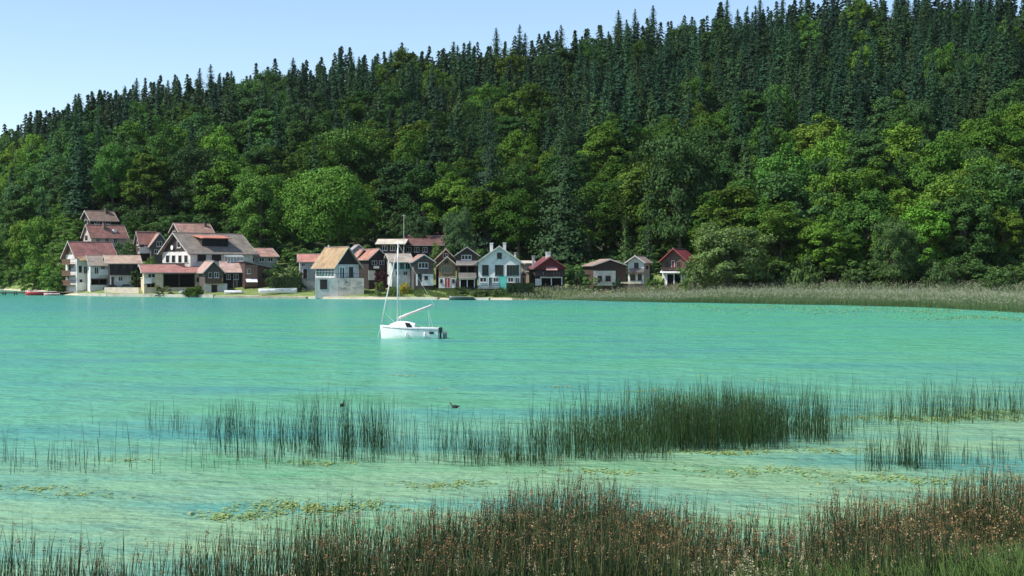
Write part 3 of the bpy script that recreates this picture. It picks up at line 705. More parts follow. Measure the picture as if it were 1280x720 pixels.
h = House('wing', 'long low wing with pinkish roof joined to the large chalet', 305, 346, 352, 329, 30, eave=320.5, ridge=311, axis='x', d=9, wall=plaster((0.3, 0.33, 0.3)), roof=PINK)
for q in (312, 324, 335): h.window('front', (q, q+6, 322, 327))
# glazed conservatory on the terrace
D = 334.0; x0, x1 = px2x(284, D), px2x(304, D); z0, z1 = py2z(332, D), py2z(319, D)
cv = empty('conservatory', ((x0+x1)/2, D, z0), R(20)); tag(cv, 'white framed glass conservatory on the terrace by the large chalet', 'conservatory')
hw_ = (x1-x0)/2; hh = z1-z0; mb = MB()
for q in np.linspace(-hw_, hw_, 6): mb.box(q-.06, q+.06, -.06, .06, -2, hh*0.8); mb.box(q-.06, q+.06, 2.94, 3.06, -2, hh)
for zz in (0.05, hh*0.42, hh*0.8-.06): mb.box(-hw_, hw_, -.05, .05, zz-.05, zz+.05)
mb.build('frame', WHITEP, cv); MB().box(-hw_, hw_, -.02, .02, 0, hh*0.8).build('pane', plain('pale_glass', (0.2, 0.26, 0.27), 0.1), cv)
MB().add([(-hw_-.2,-.3,hh*.8),(hw_+.2,-.3,hh*.8),(hw_+.2,3.1,hh),(-hw_-.2,3.1,hh),(-hw_-.2,-.3,hh*.8+.1),(hw_+.2,-.3,hh*.8+.1),(hw_+.2,3.1,hh+.1),(-hw_-.2,3.1,hh+.1)], [(0,3,2,1),(4,5,6,7),(0,1,5,4),(1,2,6,5),(2,3,7,6),(3,0,4,7)]).build('roof', plain('pale_glass', (0.35, 0.4, 0.4), 0.15), cv)

h = House('boathouse', 'long cream boathouse with red roof and dark open carport', 180, 255, 329, 361, 18, eave=341, ridge=331.8, axis='x', pxb=173.5, wall=CREAM, roof=RED, oe=0.6, og=0.6)
h.opening('carport_bay', 'front', (204.5, 243, 342.5, 359)); h.window('front', (185, 194, 342, 347)); h.balcony('front', (180.5, 189, 348, 353.5), WHITEP, 0.8); h.opening('cellar_bay', 'front', (184, 193, 354.5, 359)); h.window('front', (246, 253, 347, 352), BROWNW)
h.window('left', (174.6, 178.5, 341, 347), cols=1); h.gable_clad('left', 341, GREYW, 176)
h = House('gabled_house', 'brown gabled house with pinkish roof, timber balcony and white base', 256, 278, 322, 365.5, 20, eave=339, ridge=327, axis='y', d=13, wall=GREYW, roof=tiles((0.38, 0.25, 0.21), 0.25), og=0.8)
h.panel('base_wall', 'front', (256, 284, 354.5, 366), OFFW, 0.08); h.door('front', (264, 271.5, 356, 365.5), DARKW, 0.09); h.balcony('front', (256, 278, 348, 353.5), MIDW, 1.1)
h.window('front', (260.5, 264.5, 340.5, 347), cols=1); h.window('front', (268, 273.5, 340.5, 347))
h = House('timber_house', 'pink-roofed dark timber house behind the brown gabled house', 279, 305, 330, 361, 12, eave=340, ridge=327.5, axis='x', d=9, wall=DARKW, roof=tiles((0.40, 0.27, 0.23), 0.2), og=0.8)
h.window('front', (283, 288, 343, 349)); h.window('front', (292, 298, 343, 349)); h.door('front', (292, 296, 350, 359), MIDW)
h = House('modern_house', 'brown timber house with single-slope roof falling towards the hedge', 306, 341, 328, 359, 20, eave=335.5, ridge=327.5, axis='y', d=8, wall=BROWNW, roof=plain('roof_edge', (0.24, 0.22, 0.2), 0.6), mono=True, oe=0.4)
h.panel('cladding', 'front', (306, 322, 331, 358), timber((0.2, 0.11, 0.085)), 0.12); h.awning('front', (307, 321, 349, 353), WHITEP, 1.3); h.window('front', (309, 313, 336, 342), off=0.13); h.window('front', (327, 335, 341, 348), BROWNW)

# -- centre
h = House('cottage', 'small grey cottage with red roof beside the tan-roofed house', 375, 398, 318, 350, 10, eave=327, ridge=318.5, axis='x', d=7, wall=GREYP, roof=tiles((0.42, 0.18, 0.14), 0.15))
h.door('front', (379, 384, 336, 348), DARKW); h.window('front', (388, 393, 331, 337)); h.window('front', (377, 381, 329, 333)); h.panel('pillar', 'front', (394, 397.5, 328, 350), MIDW, 0.25)
h = House('tan_roofed_house', 'white house with steep tan roof, dark gable and glazed veranda', 419, 448.5, 302, 347.5, 33, eave=331.5, ridge=309.5, axis='y', pxb=394, side='left', wall=OFFW, roof=TAN, oe=0.6, og=0.9, found=1.0)
h.gable_clad('front', 330.5, DARKW); h.opening('porch_door', 'front', (424, 430, 334, 347), frame=WHITEP); h.window('front', (436.5, 441, 334, 346), cols=1, frame=SHUT)
ww = h.window('left', (395.5, 418, 333, 346), WHITEP, cols=6, rows=2, pane=plain('veranda_glass', (0.06, 0.12, 0.12), 0.08))
MB().tube([(-h.w*0.0, h.d*0.9, h.hr), (0, h.d*0.9, h.hr+0.7)], 0.22, 8).build('chimney', plaster((0.5, 0.48, 0.45)), h.root)
D = 300.0
tw = empty('terrace_wall', (px2x(424, D), D, py2z(364, D)), R(8)); tag(tw, 'white terrace wall with dark garage door under the tan-roofed house', 'wall')
def seg(px): k = (px-640)/F; c, s_ = math.cos(R(8)), math.sin(R(8)); return (k*D-px2x(424, D))/(c-k*s_)
zt = py2z(347.5, D)-py2z(364, D)
MB().box(seg(394), seg(423), 0, 5, -1.5, zt).build('wall', plaster((0.56, 0.54, 0.5)), tw); MB().box(seg(423.2), seg(455), -.03, 5, -1.5, zt-.05).build('stone_wall', STONE, tw)
gd = MB().box(seg(400), seg(409), -.07, .02, 0.4, zt-.3).build('garage_door', DARKW, tw)
MB().box(seg(400)-.12, seg(409)+.12, -.12, -.072, zt-.3, zt-.12).build('lintel', GREYP, gd)
mb = MB()
for q in np.linspace(seg(394)+.1, seg(454), 16): mb.box(q-.03, q+.03, .1, .16, zt, zt+.95)
mb.box(seg(394), seg(454), .09, .17, zt+.9, zt+.97); mb.build('railing', DARKW, tw)
for k in range(14):
    q = rng.uniform(seg(425), seg(453)); zz = rng.uniform(0.2, zt-.7); MB().box(q-.35, q+.35, -.09, -.02, zz, zz+.3).build('stone', STONE if k % 2 else plaster((0.38, 0.34, 0.3)), tw)

h = House('blue_grey_house', 'blue-grey gabled house in the cluster behind the tan-roofed house', 440, 457, 326, 345, 12, eave=313.5, ridge=306.5, axis='y', d=9, wall=plaster((0.3, 0.34, 0.4)), roof=tiles((0.3, 0.29, 0.3), 0.2))
h.window('front', (446, 451, 310.5, 316)); h.window('front', (443, 447, 321, 327)); h.window('front', (450, 454, 321, 327))
h = House('dark_chalet', 'very dark timber chalet with red-brown roof behind the moored sailboat mast', 461, 484, 312, 350, 24, eave=323, ridge=312, axis='y', d=12, wall=DARKW, roof=tiles((0.36, 0.17, 0.12), 0.2), og=1.0)
h.panel('base_wall', 'front', (460.5, 469, 338, 350), OFFW, 0.1); h.balcony('front', (462, 484, 331, 336), DARKW, 1.0); h.window('front', (465, 471, 326, 331)); h.window('front', (474, 480, 326, 331)); h.panel('band', 'front', (465, 472, 332.5, 335.6), WHITE, 1.06, 1.0)
h = House('red_chalet', 'narrow dark red timber chalet between blue-grey and dark houses', 448, 462, 318, 348, 10, eave=321, ridge=312, axis='y', d=10, wall=REDW, roof=tiles((0.2, 0.1, 0.09), 0.1))
h.window('front', (452, 457, 322, 328)); h.window('front', (452, 457, 335, 341))
h = House('long_building', 'long dark building with maroon roof high behind the shoreline cottages', 505, 553, 346, 324, -4, eave=305.5, ridge=295.5, axis='x', d=10, wall=DARKW, roof=tiles((0.115, 0.052, 0.046), 0.15), oe=0.9, og=0.5)
for q in (508, 518, 528): h.window('front', (q, q+6, 309, 315))
h = House('maroon_roofed_building', 'second maroon-roofed building peeking above the long dark building', 523, 556, 368, 316, -4, eave=296.5, ridge=289.8, axis='x', d=8, wall=DARKW, roof=tiles((0.12, 0.05, 0.045), 0.1))
h.window('front', (530, 536, 299, 303)); h.window('front', (544, 550, 299, 303))
h = House('flat_roofed_building', 'building with pale beige roof beside a tall thin pole', 474, 503, 340, 328, -4, eave=304.5, ridge=299.8, axis='x', d=7, wall=BROWNW, roof=BEIGE, oe=0.9, og=0.8)
for q in (478, 488): h.window('front', (q, q+6, 307, 313))
D = 342.0
pl = empty('pole', (px2x(506, D), D-3, gz(px2x(506, D), D-3))); tag(pl, 'tall thin pale pole beside the beige roof', 'pole')
zt = py2z(268, D)-pl.location.z
MB().tube([(0, 0, -1), (0, 0, zt)], [.1, .05]).build('shaft', plain('pale_metal', (0.55, 0.55, 0.52), 0.4), pl); MB().box(-.5, .5, -.06, .06, zt-.5, zt-.4).build('crossarm', plain('pale_metal', (0.55, 0.55, 0.52), 0.4), pl)
h = House('teal_windowed_house', 'whitewashed house with grey roof and teal windows behind the sailboat', 490, 513, 306, 353, 14, eave=327, ridge=318, axis='x', d=8, wall=plaster((0.6, 0.62, 0.58)), roof=tiles((0.33, 0.28, 0.23), 0.3), oe=0.7, og=0.7)
for q in (493, 500, 507): h.window('front', (q, q+5, 329, 336), plain('teal_paint', (0.08, 0.35, 0.35), 0.5))
h.panel('base_band', 'front', (490, 513, 345, 353), WHITE, 0.1); h.window('front', (494, 499, 339, 344)); h.window('front', (504, 509, 339, 344))
h = House('grey_gabled_house', 'grey timber gabled house with white block porch and reddish roof edge', 517.5, 542, 301, 357, 10, eave=327, ridge=319, axis='y', d=11, wall=GREYW, roof=tiles((0.34, 0.19, 0.14), 0.2), og=0.8, oe=0.5)
h.window('front', (523, 535, 328.5, 335), WHITEP, cols=3); h.balcony('front', (518, 541, 336, 341), GREYW, 1.1)
pb = h.panel('porch_block', 'front', (527, 541, 342.5, 357), WHITE, 1.0); h.window('front', (530, 534, 345, 349), BROWNW, cols=1, off=1.0)
h.panel('post', 'front', (519.5, 521.5, 342, 357), WHITEP, 1.0, 0.8)
h = House('brown_gabled_house', 'taller brown gable standing right behind the red-doored cottage', 545.5, 569, 309, 357, 4, eave=323.5, ridge=312, axis='y', d=9, wall=MIDW, roof=tiles((0.3, 0.2, 0.14), 0.2), trim=timber((0.5, 0.42, 0.3)))
h.window('front', (554, 560, 317, 322))
h = House('red_doored_cottage', 'tan timber cottage with white base and bright red double door', 548.5, 569.5, 300, 359, 3, eave=331, ridge=321.5, axis='y', d=7, wall=timber((0.22, 0.14, 0.085)), roof=tiles((0.32, 0.22, 0.15), 0.2), trim=timber((0.55, 0.46, 0.33)), og=0.6)
h.panel('base_wall', 'front', (548.4, 569.6, 347, 360), WHITE, 0.1); h.window('front', (552, 564, 332.5, 341), timber((0.4, 0.28, 0.16)), cols=3, pane=plain('green_glass', (0.06, 0.09, 0.07), 0.1)); h.window('front', (556, 560, 325.5, 328.5), BROWNW, cols=1)
h.door('front', (556, 559, 347.5, 359), RDOOR, 0.1); h.door('front', (559.3, 562.3, 347.5, 359), RDOOR, 0.1); h.window('front', (550.3, 553, 349, 353), BROWNW, cols=1, off=0.1); h.window('front', (565.3, 568, 349, 353), BROWNW, cols=1, off=0.1)
h.panel('beam', 'front', (548.2, 569.8, 345.4, 346.8), timber((0.42, 0.3, 0.18)), 0.14)
h = House('two_balcony_chalet', 'dark purple-brown chalet with two pale railed balconies', 571, 596.5, 299, 360, 2, eave=318.5, ridge=309.5, axis='y', d=11, wall=PURPW, roof=tiles((0.26, 0.22, 0.2), 0.2), og=1.0, oe=0.5, trim=timber((0.35, 0.3, 0.27)))
h.window('front', (577, 589, 319, 324.5), WHITEP, cols=3); h.balcony('front', (570.5, 596.5, 326, 330.6), plaster((0.66, 0.5, 0.45)), 1.3); h.balcony('front', (573.5, 595, 341, 347), plaster((0.62, 0.5, 0.42)), 1.3)
h.opening('veranda_bay', 'front', (574, 594, 332.5, 341)); h.opening('cellar_bay', 'front', (575, 593, 349, 359), frame=WHITEP)
h = House('white_house', 'white house with green-shuttered windows and turquoise ground floor', 598, 650.5, 298, 361.5, -1, eave=327, ridge=308.5, axis='y', d=12, wall=plaster((0.74, 0.73, 0.70)), roof=tiles((0.3, 0.27, 0.25), 0.2), og=0.7, oe=0.9)
h.panel('ground_floor', 'front', (597.8, 650.7, 345.5, 362), PTEAL, 0.07); h.panel('turquoise_panel', 'front', (623.5, 633.5, 345, 362), TEAL, 0.11)
h.window('front', (621.5, 627, 316, 323), SHUT, cols=1)
h.window('front', (603, 610.5, 331.5, 344), SHUT, cols=2); h.window('front', (619, 629, 331.5, 344), SHUT, cols=2); h.window('front', (633.5, 648.5, 331.5, 344), SHUT, cols=4)
h.window('front', (600, 608, 347, 352.5), off=0.08); h.door('front', (611, 615, 347, 359), SHUT, 0.08); h.window('front', (617, 622.8, 347, 352.5), off=0.08); h.window('front', (635, 641.5, 347, 352.5), off=0.08); h.window('front', (644, 649, 347, 354), off=0.08)
h.balcony('front', (598, 624, 356, 360), plaster((0.2, 0.25, 0.26)), 1.6)
h.chimney(-1.7, 2.0, 1.9, 0.65, WHITE); h.chimney(1.0, 2.5, 1.5, 0.65, WHITE); h.chimney(3.2, 4, 1.0, 0.4, WHITE)
h = House('beige_barn', 'plain beige rendered building between white house and dark red chalet', 650, 668, 314, 355, 0, eave=329.5, ridge=327, axis='x', d=7, wall=BEIGEP, roof=BEIGE, oe=0.3, og=0.2)
h.window('front', (658, 662, 334, 339)); 
h = House('red_shed', 'small red timber shed tucked against the white house', 651.5, 657.5, 302, 355, 0, eave=343, ridge=340, axis='y', d=3, wall=timber((0.3, 0.06, 0.045)), roof=tiles((0.34, 0.1, 0.08), 0.1), og=0.25, oe=0.2)
h.door('front', (653, 656, 346, 354), BROWNW)
h = House('dark_red_chalet', 'dark red timber chalet with white chimney and dark lower floor', 669, 706, 300, 357, 6, eave=335, ridge=322, axis='y', d=11, wall=DARKW, roof=tiles((0.14, 0.035, 0.038), 0.1), og=1.0, oe=0.4, trim=timber((0.2, 0.05, 0.05)))
h.gable_clad('front', 337, REDW); h.awning('front', (682, 696, 334.5, 338), plaster((0.55, 0.28, 0.26)), 1.2); h.balcony('front', (669, 705, 339.5, 344), DARKW, 1.3); h.window('front', (676, 682, 340, 346)); h.window('front', (692, 699, 340, 346))
h.opening('cellar_bay', 'front', (676, 702, 347, 356.5), frame=WHITEP); h.panel('post', 'front', (669, 675, 348.5, 357), OFFW, 0.2); h.chimney(0.0, 3.0, 1.1, 0.9, WHITE); h.chimney(-3.0, 4.0, 2.4, 0.5, GREYP)

# -- right of the lawn
h = House('brown_cottage', 'dark brown gabled cottage with pale lower wall behind the green shrubs', 742, 782, 304, 356, 8, eave=332, ridge=325, axis='y', d=10, wall=BROWNW, roof=tiles((0.28, 0.19, 0.14), 0.2), og=0.9, oe=0.5)
h.panel('base_wall', 'front', (742, 769.5, 338.5, 357), plaster((0.66, 0.62, 0.56)), 0.1); h.window('front', (757, 763, 345, 351), BROWNW, off=0.1); h.window('front', (747, 752, 345, 351), BROWNW, off=0.1); h.window('front', (758, 766, 329, 334), BROWNW); h.chimney(2.6, 4, 0.7, 0.7, plaster((0.5, 0.3, 0.22)))
h = House('balcony_house', 'little white two-storey house with a dark balcony', 785, 805, 302, 357, -18, eave=327.5, ridge=320.5, axis='y', pxb=812, side='right', wall=plaster((0.68, 0.68, 0.64)), roof=tiles((0.33, 0.25, 0.2), 0.25), og=1.0, oe=0.5)
h.balcony('front', (784, 806, 335.5, 341), DARKW, 1.2); h.window('front', (793, 798, 328.5, 335), BROWNW); h.window('front', (788, 794, 343, 350), BROWNW); h.window('front', (797.5, 802, 343, 350), BROWNW); h.window('right', (807, 810, 332, 337), cols=1)
h = House('red_roofed_house', 'brown upper-storey house with maroon roof and long white awning', 828, 858, 300, 356, -22, eave=325.5, ridge=311.5, axis='y', pxb=869, side='right', wall=timber((0.13, 0.075, 0.06)), roof=MAROON, og=1.0, oe=0.5, trim=timber((0.3, 0.06, 0.06)))
h.panel('ground_floor', 'front', (827.8, 833.5, 341, 357), OFFW, 0.1); h.panel('ground_floor', 'front', (852.5, 858.2, 341, 357), OFFW, 0.1); h.opening('veranda_bay', 'front', (834, 852, 342, 355.5), frame=WHITEP); h.awning('front', (827, 855, 338, 341), WHITEP, 1.2); h.door('front', (840, 843, 326, 336), REDW); h.window('front', (846, 851, 327, 334), timber((0.25, 0.1, 0.08))); h.window('front', (832, 836, 327, 334), BROWNW)
h.balcony('front', (828, 857, 334, 337.2), BROWNW, 1.0)

# ------------------------------------------------------------------ shore: walls, dock, hedges, cars, beached boats
CONC = plaster((0.5, 0.46, 0.38)); CONC2 = plaster((0.6, 0.53, 0.42))
def strip_wall(name, label, pts, h, th, mat, cap=None):
    """low wall along photo pixels (px, D), with blocks as parts"""
    P = [Vector((px2x(p, D), D, 0)) for p, D in pts]
    root = empty(name, (P[0].x, P[0].y, 0)); tag(root, label, 'wall')
    for a, b_ in zip(P, P[1:]):
        n = max(1, int((b_-a).length/4))
        dr = (b_-a).normalized(); nr = Vector((-dr.y, dr.x, 0))
        for k in range(n):
            q0 = a + (b_-a)*(k/n) + dr*0.012 - P[0]; q1 = a + (b_-a)*((k+1)/n) - dr*0.012 - P[0]; hh = h + rng.uniform(-.03, .03)
            vs = [q0-nr*th/2, q1-nr*th/2, q1+nr*th/2, q0+nr*th/2]
            MB().add([(*v[:2], -1.2) for v in vs] + [(*v[:2], hh) for v in vs], [(0,3,2,1),(4,5,6,7),(0,1,5,4),(1,2,6,5),(2,3,7,6),(3,0,4,7)]).build('block', mat, root)
    return root
strip_wall('sea_wall', 'low pale concrete sea wall along the water below the village', [(100, 335.5), (135, 328), (200, 321.5), (268, 313)], 0.62, 0.8, CONC)
strip_wall('sea_wall', 'low weathered sea wall below the hedge and beached boats', [(269, 312.6), (330, 306), (384, 300.5)], 0.42, 0.8, plaster((0.34, 0.32, 0.24)))
strip_wall('garden_wall', 'beige garden wall in front of the dark timber house with parked car', [(131, 334), (174, 330)], 2.0, 0.4, CONC2)
strip_wall('rock_edge', 'pale low stone edging on the beach below the tan-roofed house', [(388, 301), (455, 297.5), (500, 294.5), (548, 292)], 0.45, 1.2, plaster((0.6, 0.55, 0.43)))
strip_wall('rock_edge', 'short pale landing stones on the bank below the white house', [(585, 288.5), (612, 287.5)], 0.42, 1.6, plaster((0.66, 0.62, 0.52)))

D = 346.0
dk = empty('dock', (px2x(-60, D), D, 0)); tag(dk, 'long low wooden boat dock reaching out beside the wooded point', 'dock')
L = px2x(98, D)-px2x(-60, D); nb_ = int(L/0.6)
me = MB().box(-0.28, 0.28, -1.1, 1.1, 0.62, 0.72).build('plank', timber((0.3, 0.26, 0.2)), dk); me.location = (0.3, 0, 0)
for k in range(1, nb_):
    o = me.copy(); link(o, dk); o.location = (0.3+k*0.6, rng.uniform(-.04, .04), rng.uniform(-.01, .01))
for s in (-1, 1): MB().box(0, L, s*0.9-.08, s*0.9+.08, 0.4, 0.615).build('beam', DARKW, dk)
for k in range(11):
    for s in (-0.8, 0.8): MB().tube([(1.5+k*L/11, s, -2), (1.5+k*L/11, s, 0.9)], 0.14).build('post', DARKW, dk)

def hull_mesh(L, B, H, bow_rise=0.15, n=14, thick=0.05):
    """open boat hull, bow at -x, with inner skin"""
    V_, Fc = [], []; m_ = 9
    for side in (0, 1):
        for i in range(n):
            tt = i/(n-1); hb = B/2*max(0.03, min(1, (math.sin(min(tt*1.5, 1)*math.pi/2))**0.8))*(1-0.18*max(0, tt-0.6)/0.4) - (thick if side else 0)
            hb = max(hb, 0.01); sh = H + bow_rise*(1-tt)**2
            for j in range(m_):
                a = -1+2*j/(m_-1); yy = hb*math.copysign(abs(a)**0.7, a); zz = sh*(abs(a)**2.6) + (thick if side else 0)*(1-abs(a)**2.6)
                V_.append((-L/2+L*tt, yy, zz))
    for side in (0, 1):
        o = side*n*m_
        for i in range(n-1):
            for j in range(m_-1):
                q = o+i*m_+j; Fc.append((q, q+1, q+m_+1, q+m_))
    for i in range(n-1):
        for j in (0, m_-1): q = i*m_+j; Fc.append((q, q+m_, q+m_+n*m_, q+n*m_))
    for i in (0, n-1):
        for j in range(m_-1): q = i*m_+j; Fc.append((q, q+1, q+1+n*m_, q+n*m_))
    Fc.append(tuple((n-1)*m_+j for j in range(m_)))
    mb = MB(); mb.add(V_, Fc); return mb
def rowboat(px, D, z, Lm, label, c, c2=None, rz=0, flip=False):
    r = empty('rowing_boat', (px2x(px, D), D, z), rz); tag(r, label, 'boat')
    hl = hull_mesh(Lm, Lm*0.33, Lm*0.13).build('hull', plain('boat_paint', c, 0.35), r, smooth=True)
    Hh = Lm*0.13
    for k, xx in enumerate((-0.12, 0.22)): MB().box(Lm*xx-.12, Lm*xx+.12, -Lm*0.15, Lm*0.15, Hh*0.72, Hh*0.8).build('thwart', MIDW, r)
    mb = MB(); n = 12
    for s in (-1, 1):
        pts = []
        for i in range(n):
            tt = i/(n-1); hb = Lm*0.165*max(0.03, min(1, (math.sin(min(tt*1.5, 1)*math.pi/2))**0.8))*(1-0.18*max(0, tt-0.6)/0.4)
            pts.append((-Lm/2+Lm*tt, s*hb, Hh+0.15*(1-tt)**2+.02))
        mb.tube(pts, 0.035, 5)
    mb.build('gunwale', plain('boat_trim', c2 or c, 0.4), r)
    if flip:
        r.rotation_euler = (math.pi, 0, rz); r.location.z = z + Hh
    return r
rowboat(51, 341, -0.05, 7.0, 'red and white motor boat moored at the dock', (0.5, 0.06, 0.06), (0.75, 0.73, 0.72), rz=R(8))
rowboat(64, 338.5, -0.05, 3.6, 'small pink-hulled dinghy beside the red boat at the dock', (0.6, 0.32, 0.3), (0.7, 0.7, 0.7), rz=R(-6))
rowboat(348, 309, gz(px2x(348, 309), 309)+0.05, 8.2, 'long white boat hauled out in front of the clipped hedge', (0.72, 0.74, 0.75), rz=R(174))
rowboat(292, 316, gz(px2x(292, 316), 316)+0.05, 4.0, 'white dinghy upside down in front of the dark timber house', (0.66, 0.67, 0.66), rz=R(6), flip=True)
rowboat(751, 297, gz(px2x(751, 297), 297)+0.05, 2.6, 'white and orange dinghy beached among the shrubs', (0.78, 0.70, 0.62), (0.6, 0.2, 0.05), rz=R(10))
rowboat(772, 296.5, gz(px2x(772, 296.5), 296.5)+0.02, 2.4, 'upturned green dinghy by the shrubs and the cottage', (0.04, 0.16, 0.11), rz=R(-8), flip=True)
rowboat(577, 286.5, -0.05, 5.0, 'dark flat rowing boat lying at the bank below the balcony chalet', (0.06, 0.1, 0.09), (0.3, 0.3, 0.26), rz=R(2))

def car(px, D, label, c, rz=0, L=4.2):
    x = px2x(px, D); r = empty('parked_car', (x, D, gz(x, D)), rz); tag(r, label, 'car')
    pm = plain('car_paint', c, 0.25); rub = plain('rubber', (0.02, 0.02, 0.02), 0.8)
    prof = [(-L/2, 0.35), (-L/2, 0.72), (-L/2+.25, 0.82), (-L*0.24, 0.92), (-L*0.10, 1.40), (L*0.22, 1.44), (L*0.42, 1.0), (L/2, 0.9), (L/2, 0.35)]
    MB().prism(prof, -0.85, 0.85, 'y').build('body', pm, r)
    for s in (-1, 1):
        MB().prism([(-L*0.19, 0.95), (-L*0.085, 1.34), (L*0.20, 1.38), (L*0.34, 1.0)], s*0.852, s*0.875, 'y').build('side_window', M_GLASS, r)
        for xx in (-L*0.31, L*0.30):
            tr = MB().tube([(xx, s*0.68, 0.31), (xx, s*0.9, 0.31)], 0.31, 14).build('wheel', rub, r)
            MB().tube([(xx, s*0.9, 0.31), (xx, s*0.915, 0.31)], 0.19, 10).build('rim', plain('alloy', (0.5, 0.5, 0.5), 0.3, 1.0), tr)
        MB().box(-L/2-.01, -L/2+.06, s*0.6-.14, s*0.6+.14, 0.64, 0.74).build('headlight', plain('lamp_glass', (0.7, 0.7, 0.65), 0.15), r)
    return r
car(236, 322, 'white car parked in front of the long boathouse', (0.72, 0.72, 0.70), R(6))
car(139, 336, 'dark blue car parked by the annex garage bay', (0.02, 0.035, 0.06), R(12), 3.6)
car(156, 336, 'grey-blue covered car behind the beige garden wall', (0.08, 0.12, 0.15), R(16))

def hedge(px0, px1, D, top, base, label, col, depth=1.6):
    x0, x1 = px2x(px0, D), px2x(px1, D); z0 = gz((x0+x1)/2, D); h_ = py2z(top, D)-z0
    n = int((x1-x0)*h_*140); g = rng
    fc = g.integers(0, 3, n); u = g.uniform(-.5, .5, n)*(x1-x0); v = g.uniform(-.5, .5, n)*depth; zz = g.uniform(0, 1, n)*h_
    P = np.stack([u, np.where(fc == 0, -depth/2, v), np.where(fc == 1, h_, zz)], 1); P[fc == 2, 1] = depth/2; P += g.normal(0, .06, P.shape)
    Nr = np.zeros((n, 3)); Nr[fc == 0, 1] = -1; Nr[fc == 1, 2] = 1; Nr[fc == 2, 1] = 1; Nr = unit(Nr + g.normal(0, .45, (n, 3)))
    V, Q, T = leaf_quads(P, Nr, g.uniform(.18, .36, n), np.clip(.5+g.normal(0, .18, n), 0, 1))
    r = empty('hedge', ((x0+x1)/2, D, z0)); tag(r, label, 'hedge')
    o = bpy.data.objects.new('foliage', np_mesh('foliage', V, Q, tint=T)); o.data.materials.append(M_LEAF); o.color = (*col, 1); link(o, r)
    MB().box(-(x1-x0)/2+.15, (x1-x0)/2-.15, -depth/2+.15, depth/2-.15, -.5, h_-.15).build('inner_twigs', timber((0.03, 0.035, 0.02)), r)
hedge(340, 377, 313, 346.8, 358, 'dark clipped hedge beside the brown single-slope house', (0.035, 0.07, 0.025))
hedge(633, 667, 292, 354.5, 366, 'dark clipped hedge in front of the beige barn and red shed', (0.03, 0.062, 0.022))

BU = [  # px, D, width px, top row, colour, label
 (353, 322, 44, 326, (0.05, 0.1, 0.03), 'large dark green shrub above the clipped hedge'),
 (370, 316, 22, 330, (0.07, 0.13, 0.04), 'lighter green shrub between hedge and red-roofed cottage'),
 (243, 316, 26, 357.5, (0.07, 0.12, 0.025), 'low round bush on the shore in front of the white car'),
 (203, 322, 24, 354, (0.11, 0.13, 0.04), 'pale yellowish shrub in front of the long boathouse'),
 (190, 341, 20, 318, (0.09, 0.17, 0.035), 'bright green shrub between the boathouse roof and the small chalet'),
 (172, 338, 18, 332, (0.055, 0.11, 0.03), 'green shrub beside the boathouse gable'),
 (156, 352, 34, 300, (0.05, 0.1, 0.035), 'dark green shrub above the beige-brown roof'),
 (131, 349, 20, 314, (0.055, 0.11, 0.03), 'green bush beside the red roof of the tall white house'),
 (77, 349, 20, 345, (0.05, 0.085, 0.03), 'brushy scrub on the rocky bank beside the dock'),
 (60, 401, 26, 338, (0.06, 0.12, 0.03), 'leafy scrub overhanging the water at the wooded point'),
 (397, 302, 9, 360, (0.05, 0.11, 0.03), 'small bush on the beach in front of the garage door'),
 (477, 304, 22, 333, (0.065, 0.02, 0.03), 'dark purple-leaved shrub by the very dark chalet'),
 (505, 298, 15, 352, (0.4, 0.33, 0.02), 'bright yellow flowering bush on the lawn'),
 (474, 298, 14, 348, (0.12, 0.17, 0.05), 'pale green garden bush near the white terrace wall'),
 (491, 297, 16, 357, (0.1, 0.15, 0.04), 'low green bush on the lawn near the yellow bush'),
 (575, 295, 20, 356, (0.05, 0.09, 0.035), 'dark low bush under the two-balcony chalet'),
 (601, 293, 24, 362, (0.07, 0.11, 0.04), 'low shrub on the bank in front of the white house'),
 (622, 292, 22, 361, (0.08, 0.13, 0.045), 'pale leafy shrub on the bank beside the dark hedge'),
 (722, 302, 30, 334, (0.035, 0.075, 0.03), 'dark round shrub beside the dark red chalet'),
 (737, 300, 28, 342, (0.10, 0.18, 0.05), 'bright green shrub in front of the dark round shrub'),
 (771, 298, 16, 347, (0.025, 0.06, 0.04), 'dark blue-green round bush near the brown cottage'),
 (750, 312, 18, 318, (0.10, 0.16, 0.07), 'pale grey-green bush behind the brown cottage roof'),
 (815, 298, 20, 346, (0.08, 0.15, 0.03), 'bright green bush between the white balcony house and red-roofed house'),
 (826, 297, 14, 344, (0.09, 0.16, 0.04), 'yellow-green bush at the corner of the red-roofed house'),
 (868, 287, 44, 318, (0.12, 0.185, 0.06), 'pale willow bush pressing against the red-roofed house'),
 (1248, 258, 50, 328, (0.06, 0.115, 0.035), 'round dark bush standing at the reed bed edge under the forest'),
 (1003, 290, 56, 337, (0.075, 0.13, 0.04), 'low bright bushes at the foot of the big willow'),
 (1068, 286, 46, 330, (0.06, 0.11, 0.035), 'shrub below tall leafy trees behind the reed bed'),
 (1175, 278, 44, 326, (0.065, 0.12, 0.04), 'shrub beside the knobbly tree behind the reed bed'),
 (585, 330, 30, 290, (0.06, 0.115, 0.05), 'small leafy tree between brown roof and chalet gable'),
 (548, 322, 26, 300, (0.09, 0.15, 0.04), 'yellow-green foliage behind the red-doored cottage'),
]
for k, (px, D, wp, top, col, lab) in enumerate(BU): bush('shrub', px, 0, D, wp, top, col, lab, k % 2)
